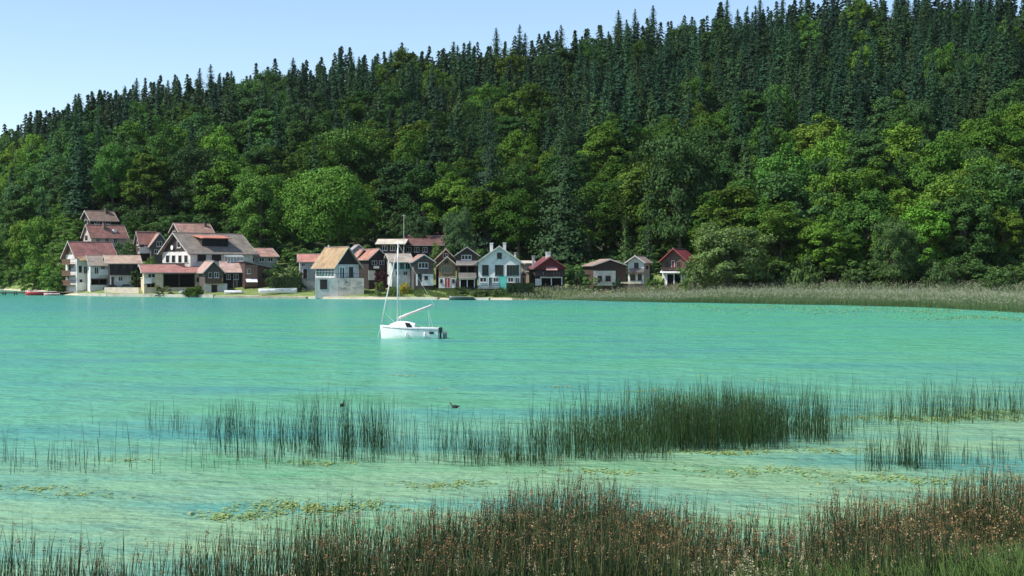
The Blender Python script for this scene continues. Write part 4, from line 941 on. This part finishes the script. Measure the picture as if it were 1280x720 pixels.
# understorey along the foot of the wood
UG = ('leafy undergrowth bush along the foot of the wood', 'bush', 'undergrowth bushes along the foot of the wood')
for k in range(150):
    px = -40 + (k % 75)*19 + rng.uniform(-9, 9); Dv = float(np.interp(px, VILL_PX, VILL_D)) + (rng.uniform(-5, 1) if k < 75 else rng.uniform(4, 16))
    if 560 < px < 730 and rng.random() < 0.5: continue
    plant('undergrowth_bush', BUSH[k % 2], px2x(px, Dv), Dv, rng.uniform(4, 8), rng.uniform(7, 11), jit((0.05, 0.105, 0.028), 0.2), *UG)
VB = ('leafy scrub bush on the bank round the village houses', 'bush', 'scrub bushes round the village houses')
for px0, px1, d0, d1, n_ in ((-40, 84, 346, 462, 170), (64, 97, 352, 392, 26), (163, 212, 366, 394, 18), (214, 300, 381, 394, 14), (300, 385, 358, 388, 26), (385, 470, 340, 372, 16), (555, 640, 328, 350, 10), (715, 830, 322, 345, 16)):
    for k in range(n_):
        px = rng.uniform(px0, px1); Dv = rng.uniform(d0, d1)
        if gz(px2x(px, Dv), Dv) < 0.3: continue
        plant('scrub_bush', BUSH[k % 2], px2x(px, Dv), Dv, rng.uniform(3, 6.5), rng.uniform(5, 8.5), jit((0.09, 0.175, 0.036) if px < 100 else (0.055, 0.115, 0.03), 0.25), *VB)

# wooden deck with fence before the little white house
D = 298.0
fn = empty('fence', (px2x(793, D), D, gz(px2x(793, D), D))); tag(fn, 'brown board fence under a cream deck by the white balcony house', 'fence')
wv_ = px2x(807, D)-px2x(779, D); zt = py2z(354.5, D)-fn.location.z
for k in range(18): MB().box(-wv_/2+wv_*k/18+.015, -wv_/2+wv_*(k+1)/18-.015, 0, .05, -.4, zt-.05+rng.uniform(-.03, .03)).build('board', MIDW, fn)
MB().box(-wv_/2-.3, wv_/2*0.6, -.2, 2.5, zt, zt+.3).build('deck', plaster((0.66, 0.58, 0.38)), fn)

# ------------------------------------------------------------------ the moored sailing boat
D = water_D(423.0); s_ = D/F
bt = empty('sailing_boat', (px2x(512, D), D, 0), R(-4)); tag(bt, 'small white sailing boat with bare mast moored on the lake', 'boat')
HULL = plain('gelcoat', (0.8, 0.8, 0.79), 0.28); GREYM = plain('spar_alloy', (0.62, 0.63, 0.64), 0.35, 0.2); BLACK = plain('black_plastic', (0.02, 0.022, 0.025), 0.45); ROPE = plain('wire', (0.75, 0.75, 0.74), 0.5)
Lh = 74*s_; n = 22; sec = []
def hb_(tt): return 1.02*max(0.035, math.sin(min(1, tt*1.55+0.02)*math.pi/2)**0.85)*(1-0.16*max(0, tt-.6)/.4)
def sheer(tt): return 1.14 - 0.36*tt + 0.14*tt*tt
V_, Fc = [], []
prof = [(0.0, -0.42), (0.45, -0.38), (0.78, -0.18), (0.92, 0.06), (0.97, 0.35), (1.0, 1.0)]
for i in range(n):
    tt = i/(n-1); hb = hb_(tt); sh = sheer(tt)
    row = [(hb*a, (z_ if z_ < 0.06 else 0.06+(sh-0.06)*(z_-0.06)/0.94)*(1 if z_ > 0 else min(1, 0.35+tt*2.2))) for a, z_ in prof]
    row = [(-y_, z_) for y_, z_ in reversed(row[1:])] + row
    xoff = 0.0
    V_ += [(-Lh/2+Lh*tt + (0.10*(1-tt)**6*(1-max(0, z_))), y_, z_) for y_, z_ in row]
k_ = 11
for i in range(n-1):
    for j in range(k_-1): q = i*k_+j; Fc.append((q, q+1, q+k_+1, q+k_))
Fc.append(tuple((n-1)*k_+j for j in range(k_))); Fc.append(tuple(reversed(range(k_))))
mb = MB(); mb.add(V_, Fc); hull = mb.build('hull', HULL, bt, smooth=True)
md = hull.modifiers.new('edge', 'EDGE_SPLIT'); md.split_angle = R(40)
# deck with cockpit well
mb = MB(); T_ = [i/(n-1) for i in range(n)]; cz = 0.60
for a, b_ in zip(T_, T_[1:]):
    xa, xb = -Lh/2+Lh*a, -Lh/2+Lh*b_; ya, yb_ = hb_(a)*0.985, hb_(b_)*0.985; za, zb_ = sheer(a)-.02, sheer(b_)-.02
    if b_ <= cz+.01 or a >= 0.95: mb.add([(xa, -ya, za), (xb, -yb_, zb_), (xb, 0, zb_+.05), (xa, 0, za+.05), (xb, yb_, zb_), (xa, ya, za)], [(0,1,2,3), (3,2,4,5)])
    else:
        for s in (-1, 1): mb.add([(xa, s*ya, za), (xb, s*yb_, zb_), (xb, s*(yb_-.3), zb_+.05), (xa, s*(ya-.3), za+.05), (xb, s*(yb_-.34), .35), (xa, s*(ya-.34), .35)], [(0,1,2,3), (3,2,4,5)])
        mb.add([(xa, -ya+.34, .35), (xb, -yb_+.34, .35), (xb, yb_-.34, .35), (xa, ya-.34, .35)], [(0,1,2,3)])
mb.build('deck', plain('deck_gelcoat', (0.74, 0.75, 0.74), 0.45), bt)
# cabin trunk: rounded wedge
cab = MB(); ns = 10; vv = []; x0c, x1c = -Lh/2+Lh*0.13, -Lh/2+Lh*0.60
for i in range(ns):
    f = i/(ns-1); xx = x0c+(x1c-x0c)*f; tt = (xx+Lh/2)/Lh; hb = hb_(tt)*0.72; zb_ = sheer(tt)-.05; hgt = 0.50*min(1, f*2.4)**0.7*(1 if f < .72 else 1-(f-.72)*0.95)+.02
    vv += [(xx, -hb, zb_), (xx, -hb*0.9, zb_+hgt*.62), (xx, -hb*.6, zb_+hgt*.95), (xx, 0, zb_+hgt*1.04), (xx, hb*.6, zb_+hgt*.95), (xx, hb*.9, zb_+hgt*.62), (xx, hb, zb_)]
ff = [(i*7+j, i*7+j+1, (i+1)*7+j+1, (i+1)*7+j) for i in range(ns-1) for j in range(6)] + [tuple(range(7)), tuple(reversed(range((ns-1)*7, ns*7)))]
cab.add(vv, ff); cabin = cab.build('cabin', HULL, bt, smooth=True); cabin.modifiers.new('edge', 'EDGE_SPLIT').split_angle = R(35)
bx = lambda px: (px-512)*s_
bz = lambda py: py2z(py, D)
yc = lambda px: -hb_((bx(px)+Lh/2)/Lh)*0.72
for s in (-1, 1):
    MB().prism([(bx(507.5), bz(402.9)), (bx(513.5), bz(403.4)), (bx(517), bz(409)), (bx(510), bz(409))], s*abs(yc(512))-.035, s*abs(yc(512))+.035, 'y').build('cabin_window', M_GLASS, cabin)
    pts = [(-Lh/2+Lh*a, s*(hb_(a)*1.0+.012), sheer(a)-.14) for a in T_[1:]]
    MB().tube(pts, 0.022, 5).build('rubbing_strake', plain('navy_stripe', (0.05, 0.07, 0.09), 0.5), bt)
    for px in (510, 533): MB().tube([(bx(px), s*(hb_((bx(px)+Lh/2)/Lh)+.1), .62), (bx(px), s*(hb_((bx(px)+Lh/2)/Lh)+.12), .5), (bx(px), s*(hb_((bx(px)+Lh/2)/Lh)+.12), .2), (bx(px), s*(hb_((bx(px)+Lh/2)/Lh)+.1), .08)], [.03, .085, .085, .03], 8).build('fender', WHITEP, bt, smooth=True)
    MB().box(bx(538.5), bx(544), s*(hb_(.86)*0.985)-.05, s*(hb_(.86)*.985)+.06, .42, .62).build('nameplate', BLACK, bt)
mst = MB().tube([(bx(496.5), 0, bz(404)), (bx(497), 0, bz(350)), (bx(497.5), 0, bz(303))], [.062, .058, .045], 8).build('mast', GREYM, bt, smooth=True)
for s in (-1, 1): MB().tube([(bx(497), 0, bz(348)), (bx(499), s*.55, bz(347))], .022, 5).build('spreader', GREYM, mst)
bm_ = MB().tube([(bx(497), 0, bz(399.5)), (bx(543.5), 0, bz(381.5))], .045, 8).build('boom', GREYM, bt, smooth=True)
pp, rr = [], []
for k in range(18):
    f = k/17; pp.append((bx(498+43*f), rng.normal(0, .012), bz(399.5-17.2*f)+.10+rng.normal(0, .008))); rr.append((.145-.075*f)*(1 if 0 < k < 17 else .4)*(1+.14*math.sin(k*2.1)))
MB().tube(pp, rr, 8).build('furled_sail', plain('sailcloth', (0.6, 0.54, 0.52), 0.8), bm_, smooth=True)
MB().tube([(bx(476.5), 0, bz(403.5)), (bx(484), 0, bz(368)), (bx(494), 0, bz(321))], [.05, .06, .025], 6).build('furled_jib', plain('sailcloth_white', (0.74, 0.74, 0.73), 0.8), bt, smooth=True)
for nme, pts, r_ in (('topping_lift', [(bx(497.5), 0, bz(305)), (bx(543), 0, bz(381.5))], .012), ('mainsheet', [(bx(535), 0, bz(385)), (bx(537), 0, bz(408))], .014), ('mainsheet', [(bx(535), 0, bz(385)), (bx(541), .1, bz(409))], .014),
                     ('shroud', [(bx(497), 0, bz(318)), (bx(499), -.92, bz(408.5))], .011), ('shroud', [(bx(497), 0, bz(318)), (bx(499), .92, bz(408.5))], .011), ('forestay', [(bx(494), 0, bz(321)), (bx(497.4), 0, bz(308))], .012), ('baby_stay', [(bx(481), 0, bz(391)), (bx(493), 0, bz(403))], .012)):
    MB().tube(pts, r_, 5).build(nme, ROPE, bt)
om = MB().prism([(bx(549.4), .95), (bx(552.6), 1.0), (bx(553.4), .72), (bx(552.8), .5), (bx(549.6), .5)], -.16, .16, 'y').box(bx(550), bx(552), -.09, .09, -.45, .52).build('outboard_motor', BLACK, bt)
MB().tube([(bx(549), 0, .8), (bx(545.5), .05, .98)], .03).build('tiller_handle', BLACK, om)
rd = MB().box(bx(553.2), bx(558.5), -.03+.35, .03+.35, -.4, .62).build('rudder', plain('grey_board', (0.3, 0.32, 0.33), 0.6), bt)
mb = MB()
for s in (-.12, .18): mb.tube([(bx(549.3), s+.4, .85), (bx(558), s+.4, .88), (bx(558), s+.4, .1)], .02, 5)
mb.build('stern_ladder', GREYM, bt)
MB().tube([(bx(475.2), 0, .9), (bx(472.5), 0, .35), (bx(471.5), .05, -.3)], .02, 5).build('mooring_line', ROPE, bt)

# ------------------------------------------------------------------ two coots on the water
def coot(px, py, label, rz, col):
    Dd = water_D(py); r = empty('water_bird', (px2x(px, Dd), Dd, 0), rz); tag(r, label, 'bird')
    me = bpy.data.meshes.new('body'); o = bpy.data.objects.new('body', me); link(o, r)
    st = [(-.19, .07, .02), (-.14, .06, .055), (-.05, .055, .088), (.05, .06, .085), (.11, .085, .06), (.135, .13, .036), (.145, .175, .034), (.165, .205, .04), (.195, .20, .03), (.225, .188, .012)]
    V_, Fc = [], []; k_ = 10
    for i, (x, z, rd_) in enumerate(st):
        for j in range(k_): a = 2*math.pi*j/k_; V_.append((x, math.cos(a)*rd_*.9, z+math.sin(a)*rd_))
    for i in range(len(st)-1):
        for j in range(k_): Fc.append((i*k_+j, i*k_+(j+1) % k_, (i+1)*k_+(j+1) % k_, (i+1)*k_+j))
    Fc += [tuple(reversed(range(k_))), tuple(range((len(st)-1)*k_, len(st)*k_))]
    me.from_pydata(V_, [], Fc); me.polygons.foreach_set('use_smooth', [True]*len(Fc)); me.materials.append(plain('feathers', col, 0.7))
    MB().tube([(.218, 0, .19), (.245, 0, .186), (.27, 0, .178)], [.016, .011, .003], 6).build('bill', plain('bill', (0.7, 0.6, 0.45), 0.5), r)
    MB().tube([(-.18, 0, .08), (-.25, 0, .11)], [.035, .008], 5).build('tail', plain('feathers', col, 0.7), r)
coot(568, 510, 'dark water bird with brownish back floating in open water', R(170), (0.03, 0.028, 0.026))
coot(428, 508, 'small black water bird swimming behind the reed stems', R(75), (0.015, 0.015, 0.016))

# ------------------------------------------------------------------ reeds, rushes and floating weed
def stems(P, H, lean, rad, tint, bend=0.12, curve=None):
    """three-sided tapering stems: base points P, heights H, lean vectors (n,2)"""
    n = len(P); ang = rng.uniform(0, 6.28, n)
    V = np.zeros((n, 10, 3)); f = (0.0, 0.5, 0.85)
    for r_, ff in enumerate(f):
        c = P + np.stack([lean[:, 0]*H*ff**1.6, lean[:, 1]*H*ff**1.6, H*ff], 1)
        for k in range(3):
            a = ang + k*2.094; rr = rad*(1-0.45*ff)
            V[:, r_*3+k] = c + np.stack([np.cos(a)*rr, np.sin(a)*rr, np.zeros(n)], 1)
    V[:, 9] = P + np.stack([lean[:, 0]*H, lean[:, 1]*H, H], 1)
    q = np.array([[r_*3+k, r_*3+(k+1) % 3, r_*3+3+(k+1) % 3, r_*3+3+k] for r_ in range(2) for k in range(3)])
    t_ = np.array([[6+k, 6+(k+1) % 3, 9] for k in range(3)])
    off = (np.arange(n)*10)[:, None, None]
    Q = (q[None]+off).reshape(-1, 4); T = (t_[None]+off).reshape(-1, 3)
    return V.reshape(-1, 3), Q, T, np.repeat(tint, 10)
def merge(items):
    Vs, Qs, Ts, A, o = [], [], [], [], 0
    for V, Q, T, a in items:
        Vs.append(V); A.append(a)
        if Q is not None: Qs.append(Q+o)
        if T is not None: Ts.append(T+o)
        o += len(V)
    return np.concatenate(Vs), (np.concatenate(Qs) if Qs else None), (np.concatenate(Ts) if Ts else None), np.concatenate(A)
def stuff(name, items, mat, label, cat='reeds'):
    V, Q, T, A = merge(items)
    o = bpy.data.objects.new(name, np_mesh(name, V, Q, T, A)); o.data.materials.append(mat); link(o)
    return tag(o, label, cat, kind='stuff')
def plant_mat(name, stops, transl=0.15):
    """plant colour by part: tint 0..0.5 stems and leaves, 0.5..1 flower heads"""
    m, t, b = new_mat(name); at = N(t, 'ShaderNodeAttribute', attribute_name='tint'); r = ramp(t, at.outputs['Fac'], stops)
    t.links.new(r.outputs[0], b.inputs['Base Color']); b.inputs['Roughness'].default_value = 0.6; b.inputs['Specular IOR Level'].default_value = 0.25
    tr = N(t, 'ShaderNodeBsdfTranslucent'); t.links.new(r.outputs[0], tr.inputs['Color']); ms = N(t, 'ShaderNodeMixShader'); ms.inputs[0].default_value = transl
    t.links.new(b.outputs[0], ms.inputs[1]); t.links.new(tr.outputs[0], ms.inputs[2]); t.links.new(ms.outputs[0], t.nodes['Material Output'].inputs['Surface'])
    return m
M_RUSH = plant_mat('rush', [(0.0, (0.010, 0.022, 0.009)), (0.2, (0.022, 0.044, 0.013)), (0.38, (0.07, 0.105, 0.03)), (0.5, (0.19, 0.18, 0.075)), (0.55, (0.10, 0.055, 0.03)), (0.75, (0.23, 0.125, 0.052)), (0.9, (0.36, 0.20, 0.088)), (1.0, (0.5, 0.38, 0.2))])
M_REED = plant_mat('water_reed', [(0.0, (0.012, 0.032, 0.016)), (0.3, (0.026, 0.062, 0.022)), (0.5, (0.06, 0.12, 0.03)), (0.7, (0.13, 0.14, 0.05)), (1.0, (0.32, 0.25, 0.12))])
M_BED = plant_mat('reed_bed', [(0.0, (0.06, 0.12, 0.04)), (0.3, (0.11, 0.19, 0.07)), (0.5, (0.19, 0.26, 0.12)), (0.7, (0.31, 0.32, 0.21)), (1.0, (0.4, 0.36, 0.29))], 0.25)
M_GRASS = plant_mat('tall_grass', [(0.0, (0.035, 0.085, 0.016)), (0.5, (0.11, 0.19, 0.042)), (0.8, (0.45, 0.42, 0.25)), (1.0, (0.6, 0.55, 0.36))], 0.3)

# foreground belt of rushes: outer edge given by the photo (px -> row of the stem tips)
EX = [-300, 0, 60, 110, 200, 300, 400, 480, 560, 650, 750, 840, 900, 950, 1010, 1100, 1180, 1280, 1600]
EY = [664, 662, 668, 672, 664, 650, 632, 622, 604, 596, 592, 604, 622, 630, 626, 604, 586, 578, 560]
def edge_D(px): return (CAMZ-1.22)*F/(np.interp(px, EX, EY)-HOR)
def belt(n, dmin, hmean, hsd, sparse_left=True, pw=1.0):
    x = rng.uniform(-15, 15, n*3); D = rng.uniform(dmin, 41, n*3)
    px = 640+F*x/D; De = edge_D(px)
    cl = 0.5+0.5*np.sin(x*2.3+np.sin(D*1.7)*2)*np.sin(D*2.1+x*0.9)
    dens = np.clip((De-D)/2.2+0.05, 0, 1)*(0.2+0.8*cl**1.3)
    left = np.interp(px, [0, 300, 620, 700], [0.36, 0.45, 0.85, 1.0]) if sparse_left else 1
    k = rng.random(n*3) < dens*left
    x, D = x[k][:n], D[k][:n]
    H = np.clip(rng.normal(hmean, hsd, len(x)), 0.5, 1.9)*(0.92+0.12*np.sin(x*1.3))
    return x, D, H
x, D, H = belt(42000, 20.5, 1.36, 0.26)
n = len(x); P = np.stack([x, D, np.maximum(ground(x, D), -0.15)-0.05], 1)
lean = rng.normal(0, 0.085, (n, 2)); lean[:, 0] += 0.02
S1 = stems(P, H, lean, rng.uniform(0.004, 0.0085, n), np.clip(rng.normal(0.2, 0.17, n), 0, 0.5))
# flower tufts: several small bracts round a point high on the stem
k = np.where(rng.random(n) < np.interp(640+F*x/D, [0, 400, 700, 1280], [0.16, 0.3, 0.42, 0.58])*np.interp(D, [21.5, 24.5], [.12, 1]))[0]
hf = rng.uniform(0.74, 1.0, len(k)); c = P[k] + np.stack([lean[k, 0]*H[k]*hf**1.6, lean[k, 1]*H[k]*hf**1.6, H[k]*hf], 1)
nb_ = 9; c = np.repeat(c, nb_, 0); c += rng.normal(0, 1, c.shape)*np.array([.02, .02, .034])
tt = np.clip(np.repeat(rng.uniform(0.55, 0.98, len(k)), nb_)+rng.normal(0, .06, len(c)), .52, 1)
Vq, Qq, Tq = leaf_quads(c, unit(rng.normal(size=c.shape)), rng.uniform(.017, .042, len(c)), tt)
stuff('rush_belt', [S1, (Vq, Qq, None, Tq)], M_RUSH, 'dense belt of dark green rushes with rusty brown flower tufts along the bank')
# short dead and green undergrowth between the stems
x, D, H = belt(20000, 20.5, 0.75, 0.22); n = len(x)
stuff('rush_undergrowth', [stems(np.stack([x, D, np.maximum(ground(x, D), -.1)-.05], 1), H*0.8, rng.normal(0, .22, (n, 2)), rng.uniform(.004, .009, n), np.clip(rng.normal(.14, .14, n), 0, .5))], M_RUSH, 'short tangled green and straw undergrowth between the brown-flowered rushes')
# broad green grass with pale plumes near the right end of the bank
n = 8500; x = np.where(rng.random(n) < .5, rng.normal(7.4, 1.7, n), rng.uniform(-3, 9, n)); D = rng.uniform(19.5, 24.2, n)
px = 640+F*x/D; P = np.stack([x, D, ground(x, D)-.05], 1)
A_ = stems(P, rng.uniform(.55, 1.2, n)*np.interp(px, [500, 700, 1000, 1280], [.6, .95, 1.05, 1.25]), rng.normal(0, .26, (n, 2)), rng.uniform(.007, .016, n), np.clip(rng.normal(.28, .14, n), 0, .55))
n = 90; x = np.concatenate([rng.normal(4.2, 1.6, 55), rng.uniform(-5, 8.5, 35)]); D = rng.uniform(21, 23.6, n); H = rng.uniform(.95, 1.35, n); P = np.stack([x, D, ground(x, D)-.05], 1); ln = rng.normal(0, .06, (n, 2))
B_ = stems(P, H, ln, np.full(n, .005), np.full(n, .6))
q = 46; f = rng.uniform(.8, 1.03, n*q); id_ = np.repeat(np.arange(n), q)
c = P[id_] + np.stack([ln[id_, 0]*H[id_]*f, ln[id_, 1]*H[id_]*f, H[id_]*f], 1) + rng.normal(0, 1, (n*q, 3))*np.array([.014, .014, .01])*(1.5-np.abs(f-.9)*5)[:, None]
Vq, Qq, Tq = leaf_quads(c, unit(rng.normal(size=c.shape)+np.array([0, 0, .3])), rng.uniform(.015, .036, len(c)), np.clip(rng.normal(.86, .09, len(c)), .6, 1))
stuff('bank_grass', [A_, B_, (Vq, Qq, None, Tq)], M_GRASS, 'bright green bank grass with pale feathery plumes among the brown-flowered rushes', 'grass')

# stands of thin reeds in the open water: px range, base-row range, tip height in m, count, clumpiness
def stand(name, label, spec, mat=M_REED, t0=0.22, cp=1.0):
    items = []
    for px0, px1, yb0, yb1, h_, n, sd, shift in spec:
        px = rng.uniform(px0, px1, n*3); yb = rng.uniform(yb0, yb1, n*3) + shift*(px-px0)/(px1-px0)
        D = water_D(yb); x = px2x(px, D)
        cl = 0.5+0.5*np.sin(x*1.9+3*np.sin(D*0.5))*np.sin(x*4.3+D*1.1)
        ed = np.clip(np.minimum(px-px0, px1-px)/(0.4*(px1-px0)), 0.03, 1)**0.8; cl = (1-cp)*0.55+cp*cl**1.5
        k = rng.random(n*3) < cl*ed; x, D = x[k][:n], D[k][:n]; m_ = len(x)
        H = np.clip(rng.normal(h_, h_*sd*1.25, m_), 0.2, 2.4)*(0.85+0.25*np.sin(x*1.1+D*.3)**2)
        items.append(stems(np.stack([x, D, np.full(m_, -.15)], 1), H+.15, rng.normal(0, .075, (m_, 2)), rng.uniform(.0045, .009, m_), np.clip(rng.normal(t0, .12, m_), 0, .75)))
    return stuff(name, items, mat, label)
stand('water_reeds', 'thin dark reed stems standing in open water beside the dense green clump', [(215, 510, 545, 572, 1.15, 420, .3, 0), (225, 510, 570, 592, 0.95, 230, .35, -14), (370, 525, 545, 580, 1.4, 330, .25, 0), (480, 740, 558, 582, 0.95, 360, .35, 0), (180, 350, 530, 548, .7, 90, .3, 0)])
stand('water_reeds', 'sparse short reed stems thinly scattered in pale shallow water', [(-120, 215, 572, 594, 0.7, 170, .4, 0), (100, 420, 530, 552, .7, 100, .3, 0)])
stand('water_reeds', 'dense bright green reed clump rising from the shallow water', [(765, 1000, 540, 568, 1.55, 2500, .16, -6), (660, 850, 550, 577, 1.25, 950, .28, 0), (900, 1080, 538, 556, 1.25, 620, .28, -4), (1000, 1040, 544, 558, 1.55, 80, .2, 0), (560, 720, 574, 584, .9, 240, .35, 0)], t0=.36, cp=.35)
stand('water_reeds', 'thin reed line in front of the floating weed at the lake bend', [(1030, 1300, 522, 536, 1.05, 520, .3, -8), (1080, 1480, 514, 528, 0.95, 560, .3, -6)], t0=.3)
stand('water_reeds', 'small separate reed tuft in pale shallow water off the rush belt', [(1062, 1190, 578, 590, 0.9, 360, .32, 0), (1130, 1420, 572, 582, .5, 240, .3, 0)], t0=.3)

# broad reed bed along the far bank under the wood
n = 46000; px = rng.uniform(640, 1480, n*2); Df = np.interp(px, [640, 700, 850, 1000, 1150, 1280, 1480], [286, 286, 262, 249, 228, 200, 172]); Db = np.interp(px, [640, 700, 850, 1000, 1280, 1480], [290, 298, 297, 292, 272, 245])
D = Df + (Db-Df)*rng.random(n*2)**1.5; x = px2x(px, D)
D += np.sin(x*0.23)*1.6+np.sin(x*0.61)*.8
k = rng.random(n*2) < np.interp(px, [640, 700, 800], [.25, .5, 1.0]); x, D, px, Df = x[k][:n], D[k][:n], px[k][:n], Df[k][:n]; n = len(x)
fr = np.clip((D-Df)/9, 0, 1)
H = np.clip(rng.normal(1.0, .13, n), .5, 1.5)*(1.1+1.25*fr)*np.interp(px, [640, 700, 840, 900], [.45, .5, .75, 1.0])
z = np.maximum(ground(x, D), -.25)
tb = np.clip(rng.normal(.24, .13, n)+.16*(fr > .5), 0, .55)
S1 = stems(np.stack([x, D, z-.05], 1), H, rng.normal(0, .07, (n, 2)), rng.uniform(.014, .03, n), tb)
k = np.where((rng.random(n) < .42) & (fr > .3))[0]; c = np.repeat(np.stack([x[k], D[k], z[k]+H[k]*.97], 1), 3, 0)+rng.normal(0, 1, (len(k)*3, 3))*np.array([.05, .05, .12])
Vq, Qq, Tq = leaf_quads(c, unit(rng.normal(size=c.shape)), rng.uniform(.1, .22, len(c)), np.clip(rng.normal(.8, .13, len(c)), .55, 1))
stuff('reed_bed', [S1, (Vq, Qq, None, Tq)], M_BED, 'wide pale green reed bed with pinkish plumes along the bank below the wood')
# lawn edge grass below the cottages
n = 9000; px = rng.uniform(455, 690, n); D = np.interp(px, [455, 520, 640, 690], [297, 294, 289, 290]) + rng.random(n)*9; x = px2x(px, D); cl = np.sin(x*.5)*np.sin(x*1.3+D)
k = cl > -.35; x, D, px = x[k], D[k], px[k]; n = len(x)
stuff('bank_plants', [stems(np.stack([x, D, ground(x, D)-.05], 1), rng.uniform(.25, .8, n)*np.interp(px, [455, 520, 600, 690], [.6, 1.0, 1.0, 1.5]), rng.normal(0, .2, (n, 2)), rng.uniform(.02, .05, n), np.clip(rng.normal(.3, .16, n), 0, .6))], M_GRASS, 'long green and straw grass on the bank below the cottages', 'grass')

# floating mats of yellow-green weed: many small leaf pads on the surface
M_PAD = plant_mat('floating_weed', [(0.0, (0.17, 0.28, 0.10)), (0.5, (0.26, 0.37, 0.12)), (0.8, (0.34, 0.40, 0.14)), (1.0, (0.38, 0.36, 0.2))], 0.1)
PADS = [(1180, 523, 150, 5, 2600), (1250, 516, 60, 3, 700), (905, 566, 70, 3, 500), (395, 634, 110, 7, 1500), (300, 645, 60, 5, 500), (760, 590, 60, 4, 300), (560, 606, 60, 5, 420), (960, 590, 120, 7, 700), (1120, 600, 100, 6, 700), (1160, 388, 260, 5, 2600), (1230, 398, 120, 3, 900), (950, 384, 160, 3, 900), (795, 489, 30, 1.5, 150), (700, 484, 22, 1.3, 110), (820, 487, 20, 1.2, 70), (500, 470, 26, 1.2, 110), (560, 486, 18, 1.0, 50), (880, 470, 10, 1.0, 40), (955, 476, 12, 1, 40), (400, 579, 60, 2.5, 240), (40, 610, 60, 4, 200), (160, 575, 40, 2, 80), (100, 620, 50, 4, 150), (1040, 562, 60, 4, 260)]
items = []
for px, py, sx, sy, n in PADS:
    n = int(n*.7); a = rng.normal(0, 1, (n, 2)); pp = px+a[:, 0]*sx*.5; yy = py+a[:, 1]*sy*.5+np.sin(pp*.05)*sy*.4
    D = water_D(np.maximum(yy, 379)); x = px2x(pp, D); x = np.round(x/.7+rng.normal(0, .25, n))*.7*.4+x*.6
    q = leaf_quads(np.stack([x, D, rng.uniform(.006, .03, n)], 1), unit(np.array([0, 0, 1.0])+rng.normal(0, .12, (n, 3))), rng.uniform(.05, .15, n)*(2.6 if py < 410 else 1), np.clip(rng.normal(.42, .24, n), 0, 1))
    items.append((q[0], q[1], None, q[2]))
stuff('floating_weed', items, M_PAD, 'yellow-green floating weed scattered in mats on the shallow water', 'weed')

# ------------------------------------------------------------------ thin summer haze over the lake
m = bpy.data.materials.new('haze_air'); m.use_nodes = True; t = m.node_tree; t.nodes.clear()
out = t.nodes.new('ShaderNodeOutputMaterial'); pv = t.nodes.new('ShaderNodeVolumePrincipled')
pv.inputs['Color'].default_value = (0.86, 0.93, 1, 1); pv.inputs['Density'].default_value = 0.00002; pv.inputs['Anisotropy'].default_value = 0.2
t.links.new(pv.outputs[0], out.inputs['Volume'])
hz = MB().box(-530, 630, -90, 970, -4, 152).build('haze', m); tag(hz, 'thin pale summer haze in the air over the lake and hill', 'haze', kind='stuff')
